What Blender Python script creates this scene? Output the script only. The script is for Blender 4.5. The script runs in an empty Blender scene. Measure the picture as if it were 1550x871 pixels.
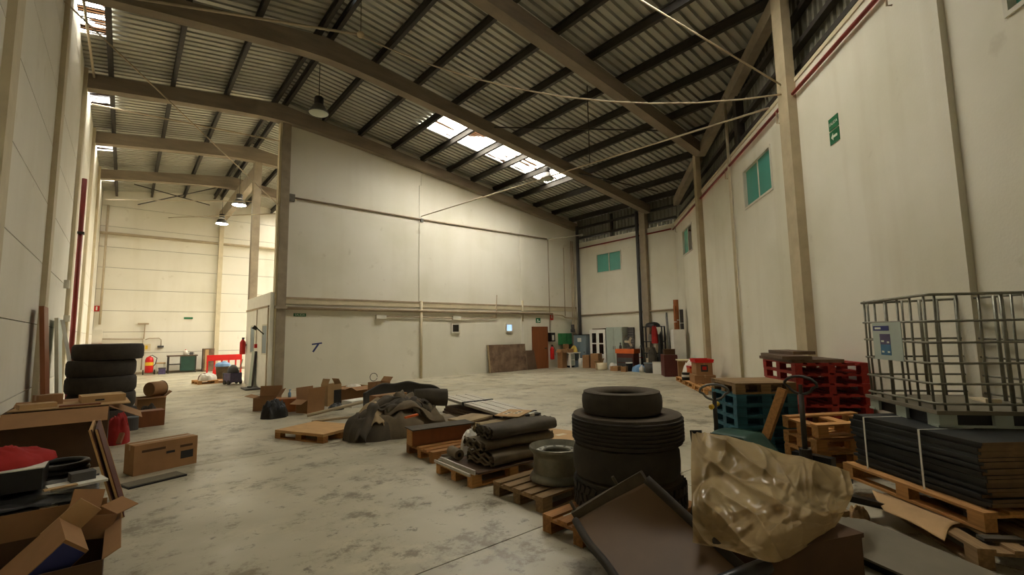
import bpy, math, random
from mathutils import Vector, Matrix, noise
random.seed(7)
SC = bpy.context.scene
COL = SC.collection
PI = math.pi

# ------------------------------------------------------------------ camera
def set_camera():
    a, b, c = 0.87396, 0.10059, -0.01643
    f = Vector((math.cos(a)*math.cos(b), math.sin(a)*math.cos(b), math.sin(b)))
    r = Vector((math.sin(a), -math.cos(a), 0)); u = r.cross(f)
    r2 = r*math.cos(c) + u*math.sin(c); u2 = -r*math.sin(c) + u*math.cos(c)
    cam = bpy.data.cameras.new('camera'); o = bpy.data.objects.new('camera', cam); COL.objects.link(o)
    m = Matrix.Identity(4)
    for i in range(3):
        m[i][0] = r2[i]; m[i][1] = u2[i]; m[i][2] = -f[i]
    m[2][3] = 1.7
    o.matrix_world = m
    cam.sensor_width = 36; cam.sensor_fit = 'HORIZONTAL'; cam.lens = 36*699.9/1550
    cam.clip_start = 0.05; cam.clip_end = 200
    SC.camera = o
set_camera()

# ------------------------------------------------------------------ world and daylight
SKY = 55.0
wd = bpy.data.worlds.new('sky'); SC.world = wd; wd.use_nodes = True
bg = wd.node_tree.nodes['Background']
bg.inputs[0].default_value = (1.0, 0.985, 0.95, 1); bg.inputs[1].default_value = SKY
SC.view_settings.view_transform = 'Standard'; SC.view_settings.look = 'None'
SC.view_settings.exposure = 0.35; SC.view_settings.gamma = 1.0; SC.view_settings.use_curve_mapping = False
SC.cycles.max_bounces = 10; SC.cycles.diffuse_bounces = 7; SC.cycles.transparent_max_bounces = 16
SC.cycles.use_denoising = True
RX, RZ, RS = 3.7, 9.66, 0.14                       # ridge line and roof slope (beam tops)
def zb(x): return RZ - RS*abs(x-RX)
BEAMS = [-1.4, 3.1, 7.6, 12.1, 16.65, 21.25, 25.85, 30.5]
# skylight openings (x0, x1, y0, y1)
SKY_R = [(7.9, 14.2, 12.62, 14.42), (3.9, 8.2, 3.6, 5.4), (6.6, 14.2, 17.2, 20.2), (6.6, 14.2, 21.8, 24.8), (6.6, 14.2, 26.4, 29.4)]  # all after the first are unseen, added to light hall and rear bays
SKY_L = [(-1.2, -0.68, y+1.0, y+2.7) for y in BEAMS[3:-1]]
SKY_B = [(3.59, 3.7, 9.9, 10.45), (3.7, 3.81, 9.9, 10.45), (3.59, 3.7, 21.9, 23.4), (3.7, 3.81, 21.9, 23.4)]
def portal(x0, x1, y0, y1):
    li = bpy.data.lights.new('skylight_portal', 'AREA'); li.shape = 'RECTANGLE'
    xm = (x0+x1)/2; s = -RS if xm > RX else RS
    li.size = (x1-x0)*math.hypot(1, RS); li.size_y = y1-y0
    li.cycles.is_portal = True
    o = bpy.data.objects.new('skylight_portal', li); COL.objects.link(o)
    o.location = (xm, (y0+y1)/2, zb(xm)+0.34); o.rotation_euler = (0, -math.atan(s), 0)
for q in SKY_R + SKY_L: portal(*q)

# ------------------------------------------------------------------ materials
def lin(c): return tuple((v/12.92 if v <= 0.04045 else ((v+0.055)/1.055)**2.4) for v in c)
MATS = {}
def mat(name, rgb, rough=0.7, var=0.12, scale=6.0, metal=0.0, bump=0.0, stretch=None, rnd=0.0, spec=0.4, alpha=None, trans=None, rgb2=None, detail=4.0):
    """rgb in sRGB 0..1; a two-tone noise over object coordinates, random tint per object"""
    if name in MATS: return MATS[name]
    m = bpy.data.materials.new(name); m.use_nodes = True; nt = m.node_tree; N = nt.nodes; L = nt.links
    p = N['Principled BSDF']
    p.inputs['Roughness'].default_value = rough; p.inputs['Metallic'].default_value = metal
    p.inputs['Specular IOR Level'].default_value = spec
    tc = N.new('ShaderNodeTexCoord'); mp = N.new('ShaderNodeMapping'); nz = N.new('ShaderNodeTexNoise')
    if stretch: mp.inputs['Scale'].default_value = stretch
    nz.inputs['Scale'].default_value = scale; nz.inputs['Detail'].default_value = detail; nz.inputs['Roughness'].default_value = 0.6
    L.new(tc.outputs['Object'], mp.inputs['Vector']); L.new(mp.outputs['Vector'], nz.inputs['Vector'])
    cr = N.new('ShaderNodeValToRGB')
    c = lin(rgb); c2 = lin(rgb2) if rgb2 else tuple(min(1, v*(1+var)) for v in c); c1 = c if rgb2 else tuple(v*(1-var) for v in c)
    cr.color_ramp.elements[0].position = 0.32; cr.color_ramp.elements[1].position = 0.68
    cr.color_ramp.elements[0].color = (*c1, 1); cr.color_ramp.elements[1].color = (*c2, 1)
    L.new(nz.outputs['Fac'], cr.inputs['Fac'])
    out = cr.outputs['Color']
    if rnd:
        oi = N.new('ShaderNodeObjectInfo'); mr = N.new('ShaderNodeMapRange'); hs = N.new('ShaderNodeHueSaturation')
        mr.inputs['To Min'].default_value = 1-rnd; mr.inputs['To Max'].default_value = 1+rnd
        L.new(oi.outputs['Random'], mr.inputs['Value']); L.new(mr.outputs[0], hs.inputs['Value'])
        L.new(out, hs.inputs['Color']); out = hs.outputs['Color']
    L.new(out, p.inputs['Base Color'])
    if bump:
        bp = N.new('ShaderNodeBump'); bp.inputs['Strength'].default_value = bump; bp.inputs['Distance'].default_value = 0.02
        L.new(nz.outputs['Fac'], bp.inputs['Height']); L.new(bp.outputs['Normal'], p.inputs['Normal'])
    if alpha is not None: p.inputs['Alpha'].default_value = alpha
    if trans is not None: p.inputs['Transmission Weight'].default_value = trans
    MATS[name] = m; return m

def wall_mat(name, rgb, dirt, low=None, streak=1.0):
    """painted render with soft blotches, vertical run stains and a few scuffs"""
    m = bpy.data.materials.new(name); m.use_nodes = True; nt = m.node_tree; N = nt.nodes; L = nt.links
    p = N['Principled BSDF']; p.inputs['Roughness'].default_value = 0.75; p.inputs['Specular IOR Level'].default_value = 0.25
    tc = N.new('ShaderNodeTexCoord')
    def nz(sc, det, st):
        mp = N.new('ShaderNodeMapping'); mp.inputs['Scale'].default_value = st
        n = N.new('ShaderNodeTexNoise'); n.inputs['Scale'].default_value = sc; n.inputs['Detail'].default_value = det
        L.new(tc.outputs['Object'], mp.inputs['Vector']); L.new(mp.outputs['Vector'], n.inputs['Vector']); return n.outputs['Fac']
    def ramp(src, a, b, v0, v1):
        r = N.new('ShaderNodeMapRange'); r.inputs[1].default_value = a; r.inputs[2].default_value = b
        r.inputs[3].default_value = v0; r.inputs[4].default_value = v1; L.new(src, r.inputs[0]); return r.outputs[0]
    base = N.new('ShaderNodeMix'); base.data_type = 'RGBA'
    base.inputs[6].default_value = (*lin(rgb), 1); base.inputs[7].default_value = (*lin(dirt), 1)
    f1 = ramp(nz(0.5, 5, (1, 1, 1)), 0.42, 0.75, 0, 0.75)
    L.new(f1, base.inputs[0])
    b2 = N.new('ShaderNodeMix'); b2.data_type = 'RGBA'; b2.blend_type = 'MULTIPLY'
    L.new(base.outputs[2], b2.inputs[6]); b2.inputs[7].default_value = (0.80, 0.76, 0.68, 1)
    L.new(ramp(nz(1.6, 3, (1.2, 1.2, 0.12)), 0.52, 0.75, 0, 0.8*streak), b2.inputs[0])
    b3 = N.new('ShaderNodeMix'); b3.data_type = 'RGBA'; b3.blend_type = 'MULTIPLY'
    L.new(b2.outputs[2], b3.inputs[6]); b3.inputs[7].default_value = (0.66, 0.62, 0.54, 1)
    L.new(ramp(nz(2.3, 6, (1, 1, 1)), 0.66, 0.74, 0, 0.35), b3.inputs[0])
    L.new(b3.outputs[2], p.inputs['Base Color'])
    bp = N.new('ShaderNodeBump'); bp.inputs['Strength'].default_value = 0.15; bp.inputs['Distance'].default_value = 0.01
    L.new(nz(30, 4, (1, 1, 1)), bp.inputs['Height']); L.new(bp.outputs['Normal'], p.inputs['Normal'])
    MATS[name] = m; return m

def floor_mat():
    m = bpy.data.materials.new('concrete_floor'); m.use_nodes = True; nt = m.node_tree; N = nt.nodes; L = nt.links
    p = N['Principled BSDF']; p.inputs['Specular IOR Level'].default_value = 0.5
    ge = N.new('ShaderNodeNewGeometry')
    def nz(sc, det, st=(1, 1, 1), ro=0.6):
        mp = N.new('ShaderNodeMapping'); mp.inputs['Scale'].default_value = st
        n = N.new('ShaderNodeTexNoise'); n.inputs['Scale'].default_value = sc; n.inputs['Detail'].default_value = det; n.inputs['Roughness'].default_value = ro
        L.new(ge.outputs['Position'], mp.inputs['Vector']); L.new(mp.outputs['Vector'], n.inputs['Vector']); return n.outputs['Fac']
    def ramp(src, a, b, v0, v1):
        r = N.new('ShaderNodeMapRange'); r.inputs[1].default_value = a; r.inputs[2].default_value = b
        r.inputs[3].default_value = v0; r.inputs[4].default_value = v1; L.new(src, r.inputs[0]); return r.outputs[0]
    def mix(a, col, fac, mode='MIX'):
        x = N.new('ShaderNodeMix'); x.data_type = 'RGBA'; x.blend_type = mode
        if isinstance(a, tuple): x.inputs[6].default_value = (*a, 1)
        else: L.new(a, x.inputs[6])
        x.inputs[7].default_value = (*col, 1); L.new(fac, x.inputs[0]); return x.outputs[2]
    c = mix(lin((0.71, 0.68, 0.59)), lin((0.62, 0.59, 0.50)), ramp(nz(0.35, 4), 0.4, 0.6, 0, 1))
    c = mix(c, lin((0.75, 0.71, 0.60)), ramp(nz(0.9, 6, (1, 1, 1), 0.7), 0.52, 0.66, 0, 0.8))
    c = mix(c, lin((0.41, 0.37, 0.28)), ramp(nz(1.4, 10, (1, 1, 1), 0.8), 0.53, 0.60, 0, 0.8))
    c = mix(c, lin((0.35, 0.32, 0.26)), ramp(nz(5.0, 10, (1, 1, 1), 0.75), 0.58, 0.64, 0, 0.8))
    c = mix(c, lin((0.80, 0.77, 0.68)), ramp(nz(0.6, 8, (0.5, 1, 1), 0.7), 0.64, 0.7, 0, 0.6))
    L.new(c, p.inputs['Base Color'])
    L.new(ramp(nz(1.1, 5), 0.35, 0.65, 0.30, 0.55), p.inputs['Roughness'])
    bp = N.new('ShaderNodeBump'); bp.inputs['Strength'].default_value = 0.08; bp.inputs['Distance'].default_value = 0.01
    L.new(nz(9, 6), bp.inputs['Height']); L.new(bp.outputs['Normal'], p.inputs['Normal'])
    MATS['concrete_floor'] = m; return m

def skylight_mat(name, tint, stain=True):
    m = bpy.data.materials.new(name); m.use_nodes = True; nt = m.node_tree; N = nt.nodes; L = nt.links
    N.remove(N['Principled BSDF']); out = N['Material Output']
    tr = N.new('ShaderNodeBsdfTransparent'); tl = N.new('ShaderNodeBsdfTranslucent'); mx = N.new('ShaderNodeMixShader')
    mx.inputs[0].default_value = 0.12; tl.inputs[0].default_value = (*tint, 1)
    if stain:
        tc = N.new('ShaderNodeTexCoord')
        def nz(sc, st):
            mp = N.new('ShaderNodeMapping'); mp.inputs['Scale'].default_value = st
            n = N.new('ShaderNodeTexNoise'); n.inputs['Scale'].default_value = sc; n.inputs['Detail'].default_value = 6
            L.new(tc.outputs['Object'], mp.inputs[0]); L.new(mp.outputs[0], n.inputs['Vector']); return n.outputs['Fac']
        cr = N.new('ShaderNodeValToRGB'); e = cr.color_ramp.elements
        e[0].position = 0.50; e[0].color = (*tint, 1); e[1].position = 0.57; e[1].color = (0.0095, 0.0048, 0.0022, 1)
        L.new(nz(1.3, (0.5, 2.6, 1)), cr.inputs[0])
        wv = N.new('ShaderNodeTexWave'); wv.bands_direction = 'Y'; wv.inputs['Scale'].default_value = 2.75; wv.inputs['Distortion'].default_value = 0.6
        L.new(tc.outputs['Object'], wv.inputs['Vector'])
        c2 = N.new('ShaderNodeValToRGB'); e2 = c2.color_ramp.elements
        e2[0].position = 0.20; e2[0].color = (0.010, 0.0093, 0.009, 1); e2[1].position = 0.30; e2[1].color = (1, 1, 1, 1)
        L.new(wv.outputs['Fac'], c2.inputs[0])
        mu = N.new('ShaderNodeMix'); mu.data_type = 'RGBA'; mu.blend_type = 'MULTIPLY'; mu.inputs[0].default_value = 1
        L.new(cr.outputs[0], mu.inputs[6]); L.new(c2.outputs[0], mu.inputs[7]); L.new(mu.outputs[2], tr.inputs[0]); L.new(mu.outputs[2], tl.inputs[0])
    else: tr.inputs[0].default_value = (*tint, 1)
    L.new(tr.outputs[0], mx.inputs[1]); L.new(tl.outputs[0], mx.inputs[2]); L.new(mx.outputs[0], out.inputs[0])
    MATS[name] = m; return m

def emit_mat(name, rgb, s):
    m = bpy.data.materials.new(name); m.use_nodes = True
    p = m.node_tree.nodes['Principled BSDF']; p.inputs['Base Color'].default_value = (*lin(rgb), 1)
    p.inputs['Emission Color'].default_value = (*lin(rgb), 1); p.inputs['Emission Strength'].default_value = s
    MATS[name] = m; return m

wall_mat('plaster', (0.87, 0.85, 0.79), (0.80, 0.78, 0.69), streak=0.25)
wall_mat('plaster_low', (0.845, 0.825, 0.755), (0.78, 0.765, 0.68), streak=0.2)
wall_mat('panel_white', (0.86, 0.84, 0.78), (0.80, 0.78, 0.70), streak=0.3)
wall_mat('plaster_right', (0.86, 0.84, 0.77), (0.78, 0.76, 0.66), streak=0.5)
floor_mat()
skylight_mat('skylight_sheet', (0.62, 0.60, 0.55))
skylight_mat('skylight_left', (0.66, 0.64, 0.60))  # stained like the other sheets; tint raised to pass more light
skylight_mat('sky_tint_sheet', (0.0035, 0.0125, 0.024), False)  # sky blue put into a sheet filling the open ridge gaps
mat('concrete', (0.58, 0.53, 0.45), 0.85, 0.14, 3, bump=0.15)
mat('beam_concrete', (0.53, 0.48, 0.41), 0.9, 0.16, 2.5, bump=0.15, stretch=(0.4, 1, 2))
mat('pale_paint', (0.76, 0.71, 0.59), 0.7, 0.08, 3)
mat('pilaster', (0.70, 0.64, 0.52), 0.8, 0.1, 3)
mat('roof_metal', (0.68, 0.67, 0.61), 0.5, 0.10, 0.8, metal=0.25)
mat('clad_metal', (0.52, 0.51, 0.45), 0.5, 0.10, 0.9, metal=0.3)
mat('dark_steel', (0.20, 0.18, 0.15), 0.6, 0.2, 4)
mat('grey_steel', (0.45, 0.44, 0.41), 0.45, 0.15, 5, metal=0.4)
mat('galv', (0.50, 0.49, 0.43), 0.42, 0.2, 9, metal=0.6)
mat('pale_pipe', (0.72, 0.66, 0.55), 0.6, 0.1, 3)
mat('brown_pipe', (0.64, 0.57, 0.47), 0.7, 0.15, 3)
mat('red_pipe', (0.48, 0.15, 0.10), 0.5, 0.12, 4)
mat('red_gloss', (0.74, 0.08, 0.06), 0.35, 0.1, 3)
mat('teal_glass', (0.34, 0.62, 0.56), 0.12, 0.05, 1.5, spec=0.6)
mat('dark_glass', (0.10, 0.09, 0.08), 0.1, 0.1, 2, spec=0.6)
mat('white_frame', (0.80, 0.78, 0.71), 0.5, 0.05, 3)
mat('joint', (0.36, 0.33, 0.27), 0.9, 0.1, 5)
mat('floor_joint', (0.27, 0.24, 0.19), 0.95, 0.1, 5)
mat('pine', (0.70, 0.51, 0.29), 0.75, 0.2, 7, stretch=(0.6, 5, 5), rnd=0.15, bump=0.1)
mat('pine_old', (0.58, 0.40, 0.21), 0.8, 0.25, 7, stretch=(0.6, 5, 5), rnd=0.2, bump=0.1)
mat('pine_grey', (0.50, 0.40, 0.27), 0.85, 0.25, 7, stretch=(0.6, 5, 5), rnd=0.2, bump=0.1)
mat('red_wood', (0.56, 0.12, 0.06), 0.7, 0.22, 5, stretch=(0.6, 4, 4), rnd=0.15)
mat('blue_wood', (0.15, 0.36, 0.42), 0.7, 0.25, 5, stretch=(0.6, 4, 4), rnd=0.2)
mat('plywood', (0.74, 0.58, 0.37), 0.7, 0.12, 4, stretch=(1, 4, 4))
mat('card', (0.58, 0.43, 0.28), 0.85, 0.10, 3, rnd=0.10)
mat('card_light', (0.69, 0.56, 0.39), 0.85, 0.10, 3, rnd=0.06)
mat('card_dark', (0.31, 0.22, 0.14), 0.85, 0.15, 3)
mat('tape', (0.62, 0.48, 0.31), 0.3, 0.1, 5)
mat('rubber', (0.215, 0.19, 0.155), 0.82, 0.2, 10, rnd=0.12, bump=0.1)
mat('rubber_dusty', (0.30, 0.26, 0.20), 0.9, 0.2, 8)
mat('black_plastic', (0.09, 0.09, 0.09), 0.35, 0.2, 5)
mat('bag_black', (0.11, 0.11, 0.10), 0.4, 0.3, 6)
mat('tarp', (0.43, 0.38, 0.30), 0.85, 0.3, 3, bump=0.3)
mat('tarp_dark', (0.29, 0.26, 0.21), 0.85, 0.3, 3, bump=0.3)
mat('tarp_light', (0.60, 0.52, 0.39), 0.85, 0.2, 3, bump=0.3)
mat('bumper_grey', (0.27, 0.26, 0.24), 0.55, 0.15, 3)
mat('alu', (0.72, 0.70, 0.65), 0.4, 0.08, 5, metal=0.35, stretch=(0.2, 3, 3))
mat('brown_board', (0.35, 0.27, 0.20), 0.7, 0.25, 2)
mat('dirty_board', (0.30, 0.22, 0.16), 0.8, 0.4, 2.6, rgb2=(0.50, 0.41, 0.32), detail=8)
mat('film_edge', (0.15, 0.155, 0.145), 0.55, 0.25, 8, rnd=0.25)
mat('board_end', (0.42, 0.33, 0.22), 0.8, 0.2, 8, rnd=0.2)
mat('door_brown', (0.50, 0.29, 0.15), 0.55, 0.1, 3, stretch=(3, 3, 0.5))
mat('white_paint', (0.90, 0.89, 0.85), 0.5, 0.05, 3)
mat('cab_grey', (0.66, 0.70, 0.65), 0.5, 0.06, 2)
mat('cab_blue', (0.46, 0.52, 0.55), 0.45, 0.08, 2)
mat('dark_grey', (0.30, 0.29, 0.28), 0.6, 0.12, 3)
mat('green_paint', (0.13, 0.25, 0.20), 0.5, 0.15, 4)
mat('green_crate', (0.20, 0.47, 0.27), 0.5, 0.15, 4)
mat('green_sign', (0.10, 0.40, 0.24), 0.5, 0.08, 4)
mat('sign_white', (0.84, 0.86, 0.78), 0.5, 0.03, 4)
mat('ink', (0.16, 0.15, 0.14), 0.7, 0.1, 4)
mat('ink_blue', (0.20, 0.22, 0.42), 0.7, 0.1, 4)
mat('print_blue', (0.22, 0.40, 0.52), 0.5, 0.25, 9)
mat('print_violet', (0.30, 0.26, 0.38), 0.5, 0.2, 9)
mat('orange', (0.80, 0.38, 0.16), 0.6, 0.15, 4)
mat('orange_roll', (0.60, 0.36, 0.19), 0.7, 0.12, 4)
mat('red_cloth', (0.58, 0.10, 0.08), 0.8, 0.2, 4)
mat('blue_bag', (0.45, 0.60, 0.75), 0.5, 0.15, 4)
mat('white_bag', (0.83, 0.81, 0.76), 0.6, 0.12, 5)
mat('yellow_bag', (0.78, 0.66, 0.30), 0.6, 0.15, 4)
mat('maroon', (0.33, 0.15, 0.12), 0.6, 0.12, 3)
mat('cream', (0.80, 0.74, 0.61), 0.7, 0.08, 3)
mat('grey_sheet', (0.44, 0.41, 0.34), 0.7, 0.12, 2)
mat('strap', (0.85, 0.84, 0.79), 0.5, 0.05, 4)
mat('lamp_glass', (0.78, 0.80, 0.72), 0.35, 0.05, 3)
mat('yellow', (0.80, 0.66, 0.15), 0.5, 0.1, 4)
mat('panel_skin', (0.37, 0.28, 0.18), 0.6, 0.18, 1.6)
emit_mat('lamp_lit', (1.0, 0.97, 0.88), 90.0)
emit_mat('window_lit', (0.66, 0.80, 0.95), 0.9)
def plastic_mat():
    m = bpy.data.materials.new('clear_film'); m.use_nodes = True; nt = m.node_tree; N = nt.nodes; L = nt.links
    p = N['Principled BSDF']; p.inputs['Base Color'].default_value = (*lin((0.72, 0.62, 0.45)), 1)
    p.inputs['Roughness'].default_value = 0.24; p.inputs['Specular IOR Level'].default_value = 0.45
    p.inputs['Subsurface Weight'].default_value = 0.0
    tl = N.new('ShaderNodeBsdfTranslucent'); tl.inputs[0].default_value = (*lin((0.72, 0.63, 0.45)), 1)
    tr = N.new('ShaderNodeBsdfTransparent'); tr.inputs[0].default_value = (0.86, 0.78, 0.62, 1)
    a = N.new('ShaderNodeMixShader'); a.inputs[0].default_value = 0.25
    b = N.new('ShaderNodeMixShader'); b.inputs[0].default_value = 0.24
    out = N['Material Output']
    L.new(p.outputs[0], a.inputs[1]); L.new(tl.outputs[0], a.inputs[2]); L.new(a.outputs[0], b.inputs[1]); L.new(tr.outputs[0], b.inputs[2]); L.new(b.outputs[0], out.inputs[0])
    MATS['clear_film'] = m
plastic_mat()

# ------------------------------------------------------------------ mesh helpers
class MB:
    def __init__(s): s.v = []; s.f = []
    def add(s, vs, fs):
        k = len(s.v); s.v += [tuple(v) for v in vs]; s.f += [tuple(i+k for i in f) for f in fs]; return s
    def box(s, c, d, R=None):
        hx, hy, hz = d[0]/2, d[1]/2, d[2]/2; c = Vector(c)
        vs = [Vector((x, y, z)) for z in (-hz, hz) for y in (-hy, hy) for x in (-hx, hx)]
        if R is not None: vs = [R @ v for v in vs]
        return s.add([v+c for v in vs], [(0, 2, 3, 1), (4, 5, 7, 6), (0, 1, 5, 4), (2, 6, 7, 3), (0, 4, 6, 2), (1, 3, 7, 5)])
    def bb(s, x0, x1, y0, y1, z0, z1): return s.box(((x0+x1)/2, (y0+y1)/2, (z0+z1)/2), (x1-x0, y1-y0, z1-z0))
    def bar(s, p0, p1, w, t, up=(0, 0, 1)):
        """rectangular bar from p0 to p1; w across (horizontal), t along up"""
        p0 = Vector(p0); p1 = Vector(p1); x = (p1-p0).normalized(); u = Vector(up)
        y = u.cross(x)
        if y.length < 1e-4: y = Vector((0, 1, 0)).cross(x)
        y.normalize(); z = x.cross(y)
        R = Matrix((x, y, z)).transposed()
        return s.box((p0+p1)/2, ((p1-p0).length, w, t), R)
    def cyl(s, p0, p1, r, r1=None, n=12, caps=True):
        p0 = Vector(p0); p1 = Vector(p1); r1 = r if r1 is None else r1
        x = (p1-p0).normalized(); a = x.orthogonal().normalized(); b = x.cross(a)
        vs = []
        for p, q in ((p0, r), (p1, r1)):
            for i in range(n):
                t = 2*PI*i/n; vs.append(p + (a*math.cos(t)+b*math.sin(t))*q)
        fs = [(i, (i+1) % n, n+(i+1) % n, n+i) for i in range(n)]
        if caps: fs += [tuple(range(n-1, -1, -1)), tuple(range(n, 2*n))]
        return s.add(vs, fs)
    def tube(s, pts, r, n=8, closed=False):
        pts = [Vector(p) for p in pts]; m = len(pts); vs = []; prev = None
        for i, p in enumerate(pts):
            t = (pts[(i+1) % m]-pts[i-1]) if (closed or 0 < i < m-1) else (pts[min(i+1, m-1)]-pts[max(i-1, 0)])
            t.normalize()
            a = t.orthogonal().normalized() if prev is None else (prev - t*prev.dot(t)).normalized()
            prev = a; b = t.cross(a)
            for k in range(n):
                w = 2*PI*k/n; vs.append(p+(a*math.cos(w)+b*math.sin(w))*r)
        fs = []
        for i in range(m if closed else m-1):
            j = (i+1) % m
            fs += [(i*n+k, i*n+(k+1) % n, j*n+(k+1) % n, j*n+k) for k in range(n)]
        if not closed: fs += [tuple(range(n-1, -1, -1)), tuple(range((m-1)*n, m*n))]
        return s.add(vs, fs)
    def lathe(s, prof, n=40, c=(0, 0, 0), closed=False):
        vs = []; m = len(prof)
        for r, z in prof:
            for i in range(n):
                t = 2*PI*i/n; vs.append((c[0]+r*math.cos(t), c[1]+r*math.sin(t), c[2]+z))
        fs = []
        for j in range(m if closed else m-1):
            k = (j+1) % m
            fs += [(j*n+i, j*n+(i+1) % n, k*n+(i+1) % n, k*n+i) for i in range(n)]
        return s.add(vs, fs)
    def prism(s, poly, f0, f1):
        """poly: 2D points; f0/f1 map a 2D point to 3D for the two caps"""
        n = len(poly); vs = [f0(p) for p in poly]+[f1(p) for p in poly]
        return s.add(vs, [tuple(range(n-1, -1, -1)), tuple(range(n, 2*n))]+[(i, (i+1) % n, n+(i+1) % n, n+i) for i in range(n)])
    def slab(s, poly, z0, z1): return s.prism(poly, lambda p: (p[0], p[1], z0), lambda p: (p[0], p[1], z1))
    def grid(s, nu, nv, f, thick=0.0):
        P = [[Vector(f(i/nu, j/nv)) for i in range(nu+1)] for j in range(nv+1)]
        w = nu+1; vs = [p for row in P for p in row]
        fs = [(j*w+i, j*w+i+1, (j+1)*w+i+1, (j+1)*w+i) for j in range(nv) for i in range(nu)]
        if thick:
            k = len(vs); nrm = []
            for j in range(nv+1):
                for i in range(nu+1):
                    a = P[j][min(i+1, nu)]-P[j][max(i-1, 0)]; b = P[min(j+1, nv)][i]-P[max(j-1, 0)][i]
                    n = a.cross(b); n = n.normalized() if n.length > 1e-9 else Vector((0, 0, 1)); nrm.append(n)
            vs += [v-n*thick for v, n in zip(vs, nrm)]
            fs += [tuple(q+k for q in reversed(f_)) for f_ in list(fs)]
            for i in range(nu): fs += [(i+1, i, k+i, k+i+1), (nv*w+i, nv*w+i+1, k+nv*w+i+1, k+nv*w+i)]
            for j in range(nv): fs += [(j*w, (j+1)*w, k+(j+1)*w, k+j*w), ((j+1)*w+nu, j*w+nu, k+j*w+nu, k+(j+1)*w+nu)]
        return s.add(vs, fs)
    def mesh(s, name, m, smooth=False):
        me = bpy.data.meshes.new(name); me.from_pydata(s.v, [], s.f); me.update()
        if smooth:
            me.polygons.foreach_set('use_smooth', [True]*len(me.polygons))
        if m: me.materials.append(MATS[m])
        return me
    def build(s, name, m, parent=None, smooth=False):
        return link(name, s.mesh(name, m, smooth), parent)
def link(name, me, parent=None, loc=None, rot=None):
    o = bpy.data.objects.new(name, me); COL.objects.link(o)
    if parent: o.parent = parent
    if loc is not None: o.location = loc
    if rot is not None: o.rotation_euler = rot
    return o
LABELS = {}
def tag(o, label, cat, group=None, kind=None):
    o['label'] = label; o['category'] = cat
    if group: o['group'] = group
    if kind: o['kind'] = kind
    return o
def thing(name, label, cat, loc=(0, 0, 0), rz=0.0, group=None, rot=None):
    o = bpy.data.objects.new(name, None); COL.objects.link(o)
    o.location = loc; o.rotation_euler = rot if rot else (0, 0, rz); o.empty_display_size = 0.1
    return tag(o, label, cat, group)
def struct(name, label=None, loc=(0, 0, 0), rz=0.0):
    o = bpy.data.objects.new(name, None); COL.objects.link(o); o.location = loc; o.rotation_euler = (0, 0, rz)
    o['kind'] = 'structure'
    if label: o['label'] = label
    return o
def auto(me, ang=40):
    me.set_sharp_from_angle(angle=math.radians(ang))
def B(x0, x1, y0, y1, z0, z1): return MB().bb(x0, x1, y0, y1, z0, z1)
ORD = ['topmost', 'second from top', 'third from top', 'fourth from top', 'fifth from top', 'sixth from top', 'seventh from top', 'eighth from top', 'ninth from top', 'tenth from top', 'eleventh from top', 'twelfth from top', 'thirteenth from top', 'fourteenth from top', 'fifteenth from top', 'sixteenth from top', 'seventeenth from top', 'eighteenth from top', 'nineteenth from top', 'twentieth from top']
def text_mesh(txt, size, m, depth=0.001):
    cu = bpy.data.curves.new('lettering', 'FONT'); cu.body = txt; cu.size = size; cu.extrude = depth
    cu.align_x = 'CENTER'; cu.align_y = 'CENTER'; cu.resolution_u = 3
    o = bpy.data.objects.new('lettering', cu); COL.objects.link(o)
    dg = bpy.context.evaluated_depsgraph_get(); me = bpy.data.meshes.new_from_object(o.evaluated_get(dg))
    bpy.data.objects.remove(o); me.materials.clear(); me.materials.append(MATS[m]); return me

# ------------------------------------------------------------------ floor
def split(a, b, cuts):
    e = [a]+[c for c in cuts if a < c < b]+[b]; return list(zip(e[:-1], e[1:]))
fl = struct('floor', 'worn stained grey concrete floor with sawn joints')
B(-1.6, 19.2, -6.4, 31, -0.12, -0.006).build('joint_base', 'floor_joint', fl)
for (x0, x1) in split(-1.4, 19.0, [4.9, 11.2]):
    for (y0, y1) in split(-6.2, 30.8, [-1.46, 3.14, 7.74, 12.34, 16.94, 21.54, 26.14]):
        g = 0.006
        B(x0+g, x1-g, y0+g, y1-g, -0.1, 0).build('slab', 'concrete_floor', fl)

# ------------------------------------------------------------------ left wall: horizontal precast panels between flat pilasters
wl = struct('wall_left', 'white wall of wide horizontal concrete panels between pilasters')
B(-1.6, -1.25, -6.4, 30.8, 0, 9.3).build('backing', 'joint', wl)
ZJ = [0, 0.91, 2.01, 3.11, 4.21, 5.31, 6.41, 7.51, 8.61, 9.15]
PY = [-1.6, 2.8, 7.3, 11.75, 16.35, 20.95, 25.6, 30.5]
for k in range(len(PY)-1):
    y0 = PY[k]+0.42; y1 = PY[k+1]
    for z0, z1 in zip(ZJ[:-1], ZJ[1:]):
        B(-1.27, -1.2, y0, y1, z0+0.008, z1-0.008).build('wall_panel', 'panel_white', wl)
    B(-1.27, -1.12, PY[k], PY[k]+0.42, 0, 9.05).build('pilaster', 'pale_paint', wl)
MB().tube([(-1.06, 17.0, 0), (-1.06, 17.0, 6.15)], 0.055, 10).build('downpipe', 'red_pipe', wl, True)
mbk = MB(); mbk.bb(-1.12, -0.98, 16.9, 17.1, 4.6, 4.66); mbk.build('pipe_bracket', 'dark_steel', wl)
MB().bb(-1.2, -1.08, 16.2, 16.32, 2.2, 2.36).build('junction_box', 'white_frame', wl)
MB().bb(-1.2, -1.1, 15.6, 15.74, 3.0, 3.2).build('junction_box', 'white_frame', wl)

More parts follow.
